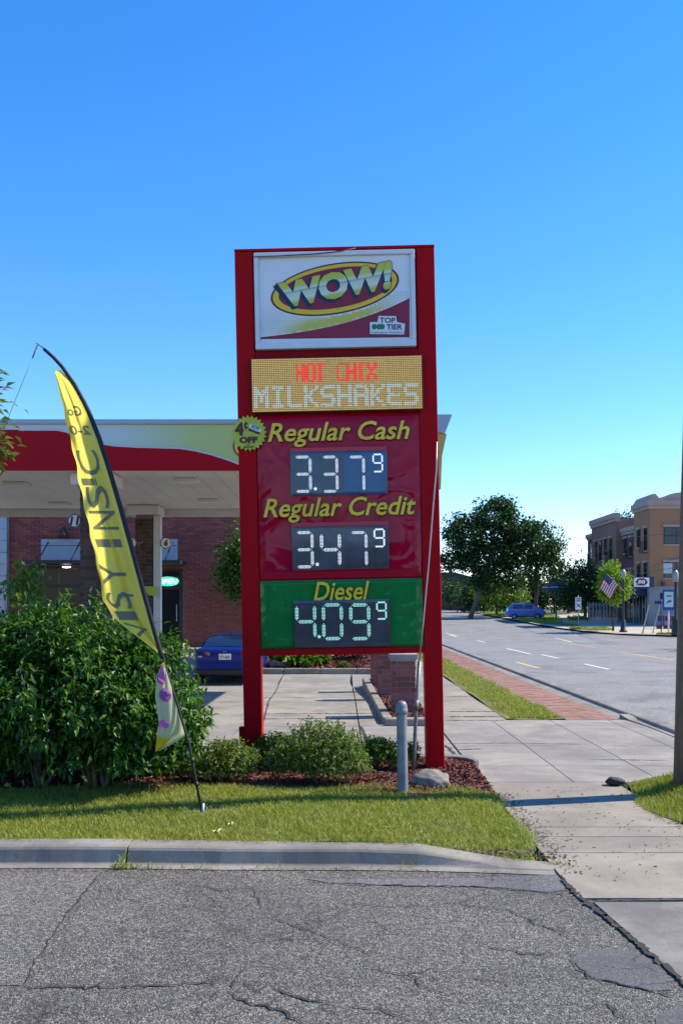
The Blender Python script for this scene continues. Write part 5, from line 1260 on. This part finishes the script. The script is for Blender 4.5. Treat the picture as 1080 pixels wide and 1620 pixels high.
grass_patch('grass_patch', 20.4, 77.5, 1.7, 2.6, 1); grass_patch('grass_patch', 27.6, 67.6, 5.2, 1.5, 2, n=4000); grass_patch('grass_patch', 20.5, 96, 2.0, 12, 3, n=4000); grass_patch('grass_patch', 22, 118, 4, 14, 4, n=3000)

# three-storey corner building
MA['stucco'] = M('stucco_tan', (.23, .135, .1), .9, var=.1, vscale=.6, bmp=.15, bscale=20); MA['stucco_o'] = M('stucco_orange', (.33, .17, .09), .9, var=.08, vscale=.6)
MA['purple_brick'] = M('brick_plum', (.15, .055, .06), .9, var=.2, vscale=2); MA['cornice'] = M('cornice_pink', (.38, .28, .25), .8, var=.06, vscale=1); MA['limestone'] = M('limestone', (.24, .24, .255), .8, var=.1, vscale=1)
MA['frame_dark'] = M('window_frame_dark', (.03, .03, .035), .5); MA['pane_b'] = glass_mat('pane_blue', (.012, .02, .03), .08); MA['awning'] = M('awning_navy', (.012, .02, .045), .8)
XB = 27.6; zb = gz(30, 90) + .05
bd = thing('corner_building', 'three-storey tan and plum building with stepped parapets across the street', 'building', (34, 92, zb))
def wall(name, mat, x0, x1, y0, y1, z0, z1): m = MB(); m.box(x0, x1, y0, y1, z0, z1); return m.build(name, mat, bd)
wa = wall('tower_wall', MA['stucco_o'], XB, 46, 85, 89.6, 3.95, 11.2); wall('base_wall', MA['limestone'], XB - .1, 46, 84.9, 89.6, zb - .3, 3.94)
wb = wall('recess_wall', MA['purple_brick'], XB + .55, 46, 89.602, 95.2, zb - .3, 9.5)
wc = wall('second_tower_wall', MA['stucco'], XB - .05, 46, 95.202, 104.6, zb - .3, 11.05)
wd = wall('end_wall', MA['purple_brick'], XB + .4, 46, 104.602, 108, zb - .3, 9.9)
def cornice(x0, y0, y1, z, h, ov=.28, front=False):
    m = MB(); m.box(x0 - ov, x0 + .4, y0 - (ov if front else 0), y1, z, z + h); m.box(x0 - ov * .5, x0 + .4, y0 - (ov * .5 if front else 0), y1, z - h * .7, z - .002)
    if front: m.box(x0 + .402, 46, y0 - ov, y0 + .4, z, z + h); m.box(x0 + .402, 46, y0 - ov * .5, y0 + .4, z - h * .7, z - .002)
    m.build('cornice', MA['cornice'], bd)
cornice(XB, 85, 89.7, 11.201, .45, front=True); cornice(XB + .55, 89.71, 95.19, 9.5, .4); cornice(XB - .05, 95.2, 104.7, 11.05, .5, front=False); cornice(XB + .4, 104.71, 108, 9.9, .35)
m = MB(); m.prism([(XB - .2, 11.66), (XB + 1.0, 11.66), (XB + .45, 12.25), (XB + .15, 12.2)], 84.9, 89.4); m.build('gable', MA['cornice'], bd)
pts = [(XB + 1.1, 11.66)] + [(XB + 5.2, 11.66)] + [(XB + 3.15 + 2.05 * math.cos(k * math.pi / 14), 11.66 + .72 * math.sin(k * math.pi / 14)) for k in range(1, 14)]
m = MB(); m.prism(pts, 84.9, 88); m.build('arched_parapet', MA['cornice'], bd)
def win_side(xw, y0, y1, z0, z1, rail=False):
    m = MB(); m.box(xw - .05, xw - .003, y0, y1, z0, z1); f = m.build('window', MA['frame_dark'], bd)
    for k in range(2):
        za = z0 + .06 + (z1 - z0 - .06) / 2 * k; m = MB(); m.box(xw - .065, xw - .052, y0 + .08, y1 - .08, za, za + (z1 - z0) / 2 - .1); m.build('pane', MA['pane_b'], f)
    m = MB(); m.box(xw - .16, xw - .003, y0 - .1, y1 + .1, z1 + .005, z1 + .22); m.build('lintel', MA['cornice'], f)
    m = MB(); m.box(xw - .16, xw - .003, y0 - .1, y1 + .1, z0 - .13, z0 - .005); m.build('sill', MA['cornice'], f)
    if rail:
        m = MB(); m.box(xw - .45, xw - .40, y0 - .1, y1 + .1, z0 + .75, z0 + .82)
        for k in range(6): a = y0 - .08 + (y1 - y0 + .12) * k / 5; m.box(xw - .44, xw - .41, a, a + .04, z0 - .14, z0 + .75)
        m.box(xw - .45, xw - .17, y0 - .1, y1 + .1, z0 - .2, z0 - .141); m.build('balcony', MA['frame_dark'], f)
for z0, z1 in ((7.6, 9.25), (4.6, 6.1)):
    for y0, y1, rl in ((87.6, 88.6, False), (85.7, 86.6, True)): win_side(XB, y0, y1, z0 - (.4 if rl else 0), z1, rl)
    for i, (y0, y1) in enumerate(((90.2, 91.0), (91.9, 92.8), (93.6, 94.5))): win_side(XB + .55, y0, y1, z0 - .2 - (.4 if i == 1 else 0), z1 - .4, i == 1)
    for i, (y0, y1) in enumerate(((96.6, 97.6), (98.6, 99.5), (100.5, 101.5), (102.3, 103.2))): win_side(XB - .05, y0, y1, z0 - .15 - (.5 if i % 2 == 0 else 0), z1 - .1, i % 2 == 0)
    win_side(XB + .4, 105.5, 106.6, z0 - .4, z1 - .3, True)
    for x0 in (28.85, 33.2, 37.6):
        m = MB(); m.box(x0, x0 + 2.2, 84.95, 84.997, z0 + .1, z1); f = m.build('window', MA['frame_dark'], bd)
        for k in range(2):
            for q in range(2):
                m = MB(); xa = x0 + .08 + 1.07 * k; za = z0 + .17 + (z1 - z0 - .1) / 2 * q; m.box(xa, xa + .97, 84.935, 84.948, za, za + (z1 - z0) / 2 - .17); m.build('pane', MA['pane_b'], f)
        m = MB(); m.box(x0 - .1, x0 + 2.3, 84.86, 84.997, z1 + .005, z1 + .22); m.build('lintel', MA['cornice'], f)
        m = MB(); m.box(x0 - .1, x0 + 2.3, 84.86, 84.997, z0 - .03, z0 + .095); m.build('sill', MA['cornice'], f)
for i, (y0, y1) in enumerate(((85.6, 89.2), (90.0, 94.8), (95.8, 99.8), (100.2, 104.2))):
    xw = (XB - .1, XB + .55, XB - .05, XB - .05)[i]
    m = MB(); m.box(xw - .05, xw - .003, y0, y1, zb + .1, 3.2); f = m.build('shopfront', MA['frame_dark'], bd); n = 4
    for k in range(n):
        a = y0 + (y1 - y0) * k / n; m = MB(); m.box(xw - .065, xw - .052, a + .07, a + (y1 - y0) / n - .07, zb + .5, 3.1); m.build('pane', MA['pane_b'], f)
        m = MB(); m.box(xw - .12, xw - .07, a - .06, a + .06, zb + .1, 3.2); m.build('mullion', MA['limestone'], f)
    m = MB(); V = [(xw - .02, y0 - .2, 3.9), (xw - .02, y1 + .2, 3.9), (xw - 1.1, y1 + .2, 3.05), (xw - 1.1, y0 - .2, 3.05), (xw - 1.1, y1 + .2, 2.8), (xw - 1.1, y0 - .2, 2.8)]
    m.mesh(V, [(0, 3, 2, 1), (3, 5, 4, 2)]); m.mesh([V[0], V[3], (xw - .02, y0 - .2, 3.05)], [(0, 2, 1)]); m.build('awning', MA['awning'], bd)
m = MB(); m.box(XB + 1.0, XB + 1.25, 84.7, 84.89, 4.0, 4.35); m.build('wall_light', MA['frame_dark'], bd)
m = MB(); m.box(XB + 2.2, XB + 4.2, 84.84, 84.89, zb + .1, 3.0); f = m.build('shop_door', MA['frame_dark'], bd)
for k in range(2): m = MB(); m.box(XB + 2.3 + .95 * k, XB + 3.15 + .95 * k, 84.82, 84.838, zb + .2, 2.9); m.build('pane', MA['pane_b'], f)
# projecting shop sign
c = W(1014, 921, 84.0); t = thing('shop_sign', 'white rectangular sign with a dark lip-shaped emblem and white letters DQ', 'sign', c)
m = MB(); m.box(-.72, .72, 0, .18, -.44, .44); m.box(-.95, -.72, .02, .14, -.55, .3); m.box(.721, 1.1, .02, .14, -.45, .5); m.box(-.72, .721, .03, .13, -.56, -.441); m.build('sign_box', MA['navy'], t, world=False)
m = MB(); m.box(-.68, .68, -.01, -.002, -.40, .40); m.build('face', MA['white'], t, world=False)
MA['emblem'] = M('emblem_dark', (.09, .01, .03), .5)
m = MB(); up_ = [(-.56, 0), (-.4, .24), (-.16, .37), (0, .32), (.16, .37), (.4, .24), (.56, 0)]; pts = [(x, -z * .9) for x, z in up_] + [(x, z) for x, z in up_[1:-1][::-1]]; m.poly([(x, -.014, z) for x, z in pts]); m.build('emblem', MA['emblem'], t, world=False)
m = MB(); lettering(m, 'DQ', lambda u, v: Vector((-.31 + .62 * u, -.018, -.17 + .36 * v)), 0, .2, .09); m.build('lettering', MA['white'], t, world=False)

# street trees over there
MA['leaf_sun'] = leaf_mat('leaf_sunny', [(.12, .2, .015), (.2, .3, .025), (.28, .37, .04)], .45, .45)
def gp(px, d): x = (px - 540) / F * d; return x, d, gz(x, d)
x, y, z = gp(742, 108)
tree('big_tree', 'tallest dark leafy tree with a pale leaning trunk across the street', (x, y, z), [(x, y, z - .2), (x + .8, y, z + 2), (x + 2.0, y, z + 5), (x + 2.6, y, z + 8), (x + 3, y, z + 11)], .25,
     [((x + 3.0, y, 12.2), (2.5, 2.6, 2.5), 80, 46, .5), ((x - .3, y, 10.2), (2.3, 2.6, 2.1), 62, 46, .48), ((x + 6.0, y, 9.9), (2.4, 2.6, 2.0), 62, 46, .48), ((x + 2.6, y, 7.6), (3.6, 3, 2.3), 110, 46, .5), ((x - 1.6, y, 7.2), (1.5, 2, 1.4), 26, 40, .42), ((x + 3.4, y, 4.9), (3.2, 3, 1.4), 50, 40, .5)], .42, .25, MA['leaf_tree'], MA['bark'], 81, nl=34)
x, y, z = gp(846, 112)
tree('slender_tree', 'second dark tree with two thin pale trunks right of the tallest one', (x, y, z), [(x, y, z - .2), (x + .2, y, z + 4), (x, y, z + 8), (x + .3, y, z + 10)], .22,
     [((x + .3, y, 9.2), (3.0, 3, 3.0), 85, 36, .6), ((x + 1.2, y, 6.2), (2.4, 2.4, 2.6), 60, 36, .5)], .4, .24, MA['leaf_tree'], MA['bark'], 84, nl=22)
x, y, z = gp(785, 118)
tree('understorey_tree', 'lighter green low tree lit by the sun under the tallest crown', (x, y, z), [(x, y, z - .2), (x, y, z + 2), (x, y, z + 4)], .15, [((x + .6, y, 3.6), (3.2, 2.5, 2.2), 80, 36, .5)], .36, .22, MA['leaf_bright'], MA['bark'], 87, nl=10)
x, y, z = gp(925, 96)
tree('dark_street_tree', 'broad dark tree in front of the corner building', (x, y, z), [(x, y, z - .2), (x, y, z + 2), (x, y, z + 4)], .16, [((x - .1, y, 4.0), (2.3, 2.1, 2.5), 130, 40, .5), ((x - 1.2, y, 3.0), (1.3, 1.3, 1.4), 40, 40, .4)], .3, .18, MA['leaf_tree'], MA['bark_dark'], 90, nl=12)
x, y, z = gp(969, 74)
tree('bright_street_tree', 'small sunlit yellow-green tree beside the street lamp', (x, y, z), [(x, y, z - .2), (x, y, z + 1.6), (x, y, z + 3)], .08, [((x, y, 3.6), (1.12, 1.2, 1.8), 120, 40, .26)], .22, .15, MA['leaf_sun'], MA['bark_dark'], 93, nl=12)
x, y, z = gp(898, 125)
tree('far_tree', 'dark tree in the distance between the tallest tree and the building', (x, y, z), [(x, y, z - .2), (x, y, z + 2), (x, y, z + 3.5)], .15, [((x, y, 3.6), (2.6, 2.5, 2.6), 70, 36, .5)], .36, .22, MA['leaf_tree'], MA['bark_dark'], 96, nl=8)
x, y, z = gp(712, 150)
tree('hillside_tree', 'dark trees standing before the low brick building at the far bend', (x, y, z), [(x, y, z - .2), (x, y, z + 2), (x, y, z + 3.5)], .15, [((x, y, 4.2), (2.4, 2.5, 2.2), 50, 30, .5), ((x + 4, y + 2, 3.6), (2.8, 2.5, 2.4), 50, 30, .5)], .36, .22, MA['leaf_tree'], MA['bark_dark'], 99, nl=8)
x, y, z = gp(975, 122)
tree('roof_tree', 'dark tree top rising behind the stepped building roofs', (x + 1.3, y, z), [(x + 1.3, y, z - .2), (x + 1.3, y, z + 6), (x + 1.3, y, z + 11)], .2, [((x + 1.3, y, 12.2), (2.2, 2, 1.9), 60, 34, .5)], .36, .22, MA['leaf_tree'], MA['bark_dark'], 102, nl=8)
for i, (px, d, h, w, lb) in enumerate(((770, 135, 4.5, 4.5, 'dark low tree deep behind the blue minivan, left one'), (825, 140, 5.0, 4.5, 'dark low tree deep behind the blue minivan, middle one'), (876, 138, 4.2, 4.0, 'dark low tree behind the market umbrella'), (935, 135, 3.6, 5.0, 'dark low tree hidden behind the slatted fence'))):
    x, y, z = gp(px, d); tree('background_tree', lb, (x, y, z), [(x, y, z - .2), (x, y, z + 1), (x, y, z + h * .6)], .14, [((x, y, z + h * .5), (w, 2.5, h * .62), 110, 34, .6)], .42, .26, MA['leaf_tree'], MA['bark_dark'], 160 + i, nl=6)
P_, D_, N_, l_, w_, C_ = clump_crown((-46, 150, 4.2), (46, 4, 5.2), 420, 26, 1.1, .8, .5, 171, low=-.2, fill=.5)
leaves('far_woods', P_, D_, N_, l_, w_, MA['leaf_tree'])['kind'] = 'stuff'
# low brick building at the far bend
x, y, z = gp(728, 165); t = thing('far_brick_building', 'low dark brick building beyond the trees at the far bend', 'building', (x, y, z))
m = MB(); m.box(x - 14, x + 4.5, y, y + 10, z - 1, z + 5.0); m.build('wall', M('far_brick', (.11, .05, .04), .9, var=.25, vscale=2), t)
m = MB(); m.prism([(x - 14.5, z + 5.0), (x + 5, z + 5.0), (x - 1, z + 6.6), (x - 12, z + 6.6)], y - .4, y + 10.4); m.build('roof', M('far_roof', (.05, .042, .04), .9), t)
for k in range(4): m = MB(); m.box(x - 9 + k * 3.2, x - 7.6 + k * 3.2, y - .05, y - .003, z + 1.5, z + 3.6); m.build('window', MA['pane_b'], t)
# blue covered boat / parked vehicle and market umbrella under the trees
x, y, z = gp(830, 104); car2 = thing('blue_van', 'bright blue minivan parked side-on beneath the trees', 'van', (x, y, z))
MA['van'] = M('van_blue', (.02, .14, .52), .4, coat=.5)
prof = [(-2.0, .35), (1.95, .35), (2.05, .8), (1.9, 1.15), (1.3, 1.3), (.75, 1.75), (.2, 1.85), (-1.3, 1.82), (-1.9, 1.3), (-2.08, .8)]
m = MB(); m.prism(prof, -.85, .85); m.build('body', MA['van'], car2, world=False, bevel=.12, seg=3)
for a, b in ((-1.55, -.35), (-.25, .65)): m = MB(); m.poly([(a, -.87, 1.2), (b, -.87, 1.2), (b - .05 - (.1 if b > 0 else 0), -.87, 1.66), (a + (.2 if a < -1 else .02), -.87, 1.66)]); m.build('side_window', M('van_glass', (.01, .05, .16), .3), car2, world=False)
m = MB(); m.box(-1.9, 1.9, -.87, -.84, .3, .42); m.build('sill_strip', MA['black'], car2, world=False)
for a in (-1.3, 1.25):
    m = MB(); m.lathe([(.0, -.1), (.32, -.1), (.34, .0), (.32, .1), (.0, .1)], n=18); w = m.build('wheel', MA['tyre'], car2, world=False); w.location = (a, -.80, .34); w.rotation_euler = (R(90), 0, 0)
    m = MB(); m.lathe([(.0, .105), (.2, .105), (.21, .09)], n=14); m.build('rim', MA['rim'], w, world=False)
x, y, z = gp(879, 98); t = thing('market_umbrella', 'dark navy market umbrella with pale rim standing among the trees', 'umbrella', (x, y, z))
m = MB(); m.tube([(0, 0, 0), (0, 0, 4.0)], .06, 8); m.build('pole', MA['steel_dark'], t, world=False)
m = MB()
for k in range(8):
    a, b = k * math.pi / 4, (k + 1) * math.pi / 4; p = lambda r, ang, zz: (r * math.cos(ang), r * math.sin(ang), zz)
    m.poly([p(0, 0, 4.3), p(1.35, a, 3.55), p(1.35, b, 3.55)]); m.poly([p(1.35, a, 3.55), p(1.35, a, 3.2), p(1.35, b, 3.2), p(1.35, b, 3.55)])
m.build('canopy', M('umbrella_navy', (.02, .035, .1), .8), t, world=False)
m = MB()
for k in range(8): a = k * math.pi / 4; b = a + math.pi / 4; m.bar((1.37 * math.cos(a), 1.37 * math.sin(a), 3.56), (1.37 * math.cos(b), 1.37 * math.sin(b), 3.56), .05, .06)
m.build('rim', MA['trim'], t, world=False)
m = MB()
for k in range(8): a = k * math.pi / 4; m.bar((0, 0, 2.5), (1.3 * math.cos(a), 1.3 * math.sin(a), 3.3), .04, .04)
m.build('rib', MA['galv'], t, world=False)
# hedge and planters
x, y, z = gp(912, 84); shrub('hedge', 'clipped sunlit hedge behind the small white road sign', (x, y, z + .55), (1.0, .5, .32), 160, 9, .14, .08, 111, MA['leaf_bright'], shoot=.2, cat='hedge')
m = MB(); x0, y0, z0 = gp(890, 88); x1, _, _ = gp(975, 88)
t = thing('low_wall', 'low grey wall along the far pavement behind the road sign', 'wall', (x0, 88, z0)); m.box(x0, x1, 87.8, 88.1, z0 - .1, z0 + .62); m.build('wall', MA['limestone'], t)
m = MB(); m.box(x0 - .05, x1 + .05, 87.74, 88.16, z0 + .622, z0 + .72); m.build('coping', MA['cornice'], t)
# slatted screen seen below the dark tree
t = thing('slat_fence', 'pale slatted fence in the shade below the broad dark tree', 'fence', (24, 92, gz(24, 92)))
for k in range(9):
    px = 932 + k * 5.4; x, y, z = gp(px, 92); m = MB(); m.box(x - .06, x + .06, y, y + .05, z, z + 2.1); m.build('slat', MA['limestone'], t)
xa, y, z = gp(928, 92); xb, _, _ = gp(980, 92)
m = MB(); m.box(xa, xb, 92.052, 92.1, z + .3, z + .4); m.box(xa, xb, 92.052, 92.1, z + 1.8, z + 1.9); m.build('rail', MA['limestone'], t)
# road sign
x, y, z = gp(914, 76); t = thing('road_sign', 'small white rectangular road sign with dark turn arrows on a thin post', 'road sign', (x, y, z))
m = MB(); m.tube([(0, 0.03, 0), (0, .03, 2.9)], .035, 8); m.build('post', MA['galv'], t, world=False)
m = MB(); m.box(-.24, .24, -.02, .0, 1.75, 2.75); pnl = m.build('plate', MA['white'], t, world=False)
m = MB(); m.box(-.17, .17, -.024, -.021, 2.58, 2.66); m.box(-.17, .17, -.024, -.021, 2.42, 2.5); m.bar((-.16, -.023, 2.25), (.16, -.023, 1.95), .07, .003, up=(0, 1, 0)); m.bar((-.16, -.026, 1.95), (.16, -.026, 2.2), .05, .003, up=(0, 1, 0)); m.build('symbol', MA['navy'], pnl, world=False)
# street lamp with American flag
x, y, z = gp(985, 72); t = thing('street_lamp', 'dark green street lamp post with fluted base carrying the American flag', 'street lamp', (x, y, z + .13))
MA['lamp'] = M('lamp_dark_green', (.012, .022, .018), .5); 
m = MB(); m.lathe([(.3, 0), (.3, .12), (.2, .2), (.2, .75), (.13, .9), (.09, 1.0), (.07, 3.9), (.1, 4.0), (.05, 4.05)], n=14); m.build('post', MA['lamp'], t, world=False)
m = MB(); m.lathe([(.07, 4.05), (.17, 4.2), (.19, 4.5), (.12, 4.72), (.0, 4.78)], n=14); m.build('globe', M('lamp_globe', (.3, .32, .3), .3), t, world=False)
m = MB(); m.tube([(0, -.08, 3.15), (-1.3, -.2, 4.45)], .022, 6); fpole = m.build('flag_pole', MA['trim'], t, world=False)
c = Vector((x, y, z + .13)); fl2 = thing('american_flag', 'American flag hanging from the angled pole on the street lamp', 'flag', c)
MA['fw'] = cloth_mat('flag_white', (.7, .7, .72), (.8, .8, .8), .35); MA['fr'] = cloth_mat('flag_red', (.55, .04, .05), (.7, .1, .08), .35); MA['fb'] = cloth_mat('flag_blue', (.03, .05, .2), (.1, .12, .35), .3)
def us(u, v):                                       # u along the hoist edge, v out along the fly
    p = Vector((-1.28, -.2, 4.42)) * (1 - u) + Vector((-.42, -.15, 3.56)) * u
    q = Vector((-.62, .1 * math.sin(v * 5), -1.05)) * v
    return p + q + Vector((0, -.06 * math.sin(v * 7 + u * 3), 0))
for k in range(13):
    m = MB(); m.grid(lambda u, v: us((k + u) / 13, v), 1, 10); m.build('stripe', MA['fr'] if k % 2 == 0 else MA['fw'], fl2, world=False)
m = MB(); m.grid(lambda u, v: us(u * 7 / 13, v * .42) + Vector((0, -.012, 0)), 4, 5); cn = m.build('canton', MA['fb'], fl2, world=False)
m = MB()
for a in range(5):
    for b in range(4):
        p = us((a + .6) / 5 * 7 / 13, (b + .5) / 4 * .42) + Vector((0, -.018, 0))
        m.poly([p + Vector((.028 * (1 if k % 2 == 0 else .4) * math.sin(k * math.pi / 5), 0, .028 * (1 if k % 2 == 0 else .4) * math.cos(k * math.pi / 5))) for k in range(10)])
m.build('star', MA['fw'], cn, world=False)
# things along the right edge
x, y, z = gp(1057, 70); t = thing('pylon_board', 'blue framed notice board with pale poster on a white post', 'sign', (x, y, z + .13))
m = MB(); m.tube([(0, .05, 0), (0, .05, 1.75)], .06, 8); m.build('post', MA['trim'], t, world=False)
m = MB(); m.box(-.42, .42, 0, .12, 1.72, 3.25); m.build('board', M('board_blue', (.015, .05, .3), .5), t, world=False, bevel=.02)
m = MB(); m.box(-.33, .33, -.01, -.002, 1.95, 3.08); ps = m.build('poster', M('poster_pale', (.55, .66, .66), .5), t, world=False)
m = MB(); m.box(-.2, .22, -.014, -.011, 2.72, 2.82); m.box(-.1, .2, -.014, -.011, 2.3, 2.42); m.bar((-.2, -.0125, 2.2), (.15, -.0125, 2.5), .06, .003, up=(0, 1, 0)); m.build('print', M('poster_print', (.05, .12, .2), .5), ps, world=False)
x, y, z = gp(1045, 71); t = thing('street_name_sign', 'blue street name blade on a dark post left of the notice board', 'street sign', (x, y, z + .13))
m = MB(); m.tube([(0, 0, 0), (0, 0, 2.5)], .04, 8); m.build('post', MA['steel_dark'], t, world=False)
m = MB(); m.box(-.5, .35, -.02, .02, 2.15, 2.4); m.build('blade', M('blade_blue', (.02, .06, .22), .5), t, world=False)
m = MB(); m.box(-.1, .12, -.1, -.04, 2.5, 3.0); m.build('back_plate', MA['steel_dark'], t, world=False)
x, y, z = gp(1068, 66); t = thing('lantern_lamp', 'black lantern street lamp partly hidden by the wooden pole', 'street lamp', (x, y, z + .13))
m = MB(); m.lathe([(.3, 0), (.28, .9), (.1, 1.2), (.09, 3.6), (.14, 3.7)], n=12); m.build('post', MA['lamp'], t, world=False)
m = MB(); m.lathe([(.14, 3.7), (.2, 3.85), (.2, 4.25), (.12, 4.45), (.0, 4.55)], n=12); m.build('lantern', M('lantern_pale', (.3, .32, .33), .3), t, world=False)
m = MB(); m.box(-.8, -.2, .1, .14, 4.3, 5.0); m.build('white_plate', MA['trim'], t, world=False)
for i, (pa, ya, pb, yb) in enumerate(((1015, 991, 1026, 957), (1031, 988, 1043, 958))):
    d = 70; a = W(pa, ya, d); b = W(pb, yb, d); a.z = gz(a.x, d) + .05; t = thing('leaning_stake', ('leaning pale timber stake left of the other, before the shopfront', 'thin leaning timber stake next to the street name post')[i], 'stake', a)
    m = MB(); m.bar(a, b, .09 - .03 * i, .07); m.build('shaft', M('stake_yellow', (.5, .42, .2), .8), t)
    m = MB(); m.bar(b + (b - a).normalized() * .002, b + (b - a).normalized() * .1, .11 - .03 * i, .085); m.build('tip', M('stake_tip', (.4, .3, .12), .8), t)
for i, (px, col, lb) in enumerate(((1042, (.05, .12, .3), 'blue newspaper box left of the purple ones'), (1053, (.25, .12, .35), 'purple newspaper box under the notice board'), (1063, (.3, .08, .2), 'plum newspaper box nearest the wooden pole'))):
    x, y, z = gp(px, 78); t = thing('newspaper_box', lb, 'newspaper box', (x, y, z + .13), 'newspaper boxes outside the corner shop')
    m = MB(); m.box(-.25, .25, -.2, .2, .3, 1.15); m.build('box', M('news_box', col, .5), t, world=False, bevel=.03)
    m = MB(); m.box(-.18, .18, -.215, -.203, .65, 1.05); m.build('window', MA['pane_b'], t, world=False)
    m = MB(); m.box(-.2, .2, -.15, .15, 0, .298); m.build('stand', MA['steel_dark'], t, world=False)
# trees lining the street out of frame on the right: their shade lies across the carriageway
x, y = 25.5, 47.5
tree('shade_tree', 'street tree whose long shade falls across the carriageway', (x, y, 0), [(x, y, -.2), (x, y, 2.5), (x, y, 5)], .2, [((x, y, 5.6), (2.6, 2.0, 2.2), 60, 36, .6)], .34, .2, MA['leaf_tree'], MA['bark_dark'], 131, nl=10)
# overhead wires
wr = thing('overhead_wire', 'thin dark overhead wires crossing before the corner building', 'wire', (30, 60, 8))
for a, b, sag in ((W(1090, 838, 55), W(880, 845, 130), .6), (W(1090, 875, 55), W(940, 905, 100), .5), (W(1090, 893, 55), W(900, 912, 120), .4)):
    m = MB(); m.tube([a.lerp(b, k / 12) - Vector((0, 0, sag * 4 * (k / 12) * (1 - k / 12))) for k in range(13)], .022, 4); m.build('strand', MA['steel_dark'], wr)
# ------------------------------------------------------------------ the other side of the street corner (behind the viewer, seen in the glossy sign faces)
t = thing('opposite_shop', 'long low shop building opposite the price sign', 'building', (-4, -34, 0))
m = MB(); m.box(-26, 14, -44, -34, -.2, 5.6); m.build('wall', MA['brick'], t)
m = MB(); m.box(-26.2, 14.2, -44.2, -33.8, 5.6, 6.1); m.build('parapet', MA['trim'], t)
for k in range(7): m = MB(); m.box(-24 + k * 5.3, -20.6 + k * 5.3, -34.0, -33.93, .6, 3.2); m.build('window', MA['pane_b'], t)
for i, (x, y) in enumerate(((-14, -24), (6.5, -27), (17, -25))):
    tree('garden_tree', ('tree on the left before the low shop opposite', 'tree in the middle before the low shop opposite', 'tree at the right end of the low shop opposite')[i], (x, y, 0), [(x, y, -.2), (x, y, 2), (x, y, 4.5)], .2, [((x, y, 5.6), (2.8, 2.6, 2.8), 45, 26, .7)], .42, .25, MA['leaf_tree'], MA['bark_dark'], 141 + i, nl=8)
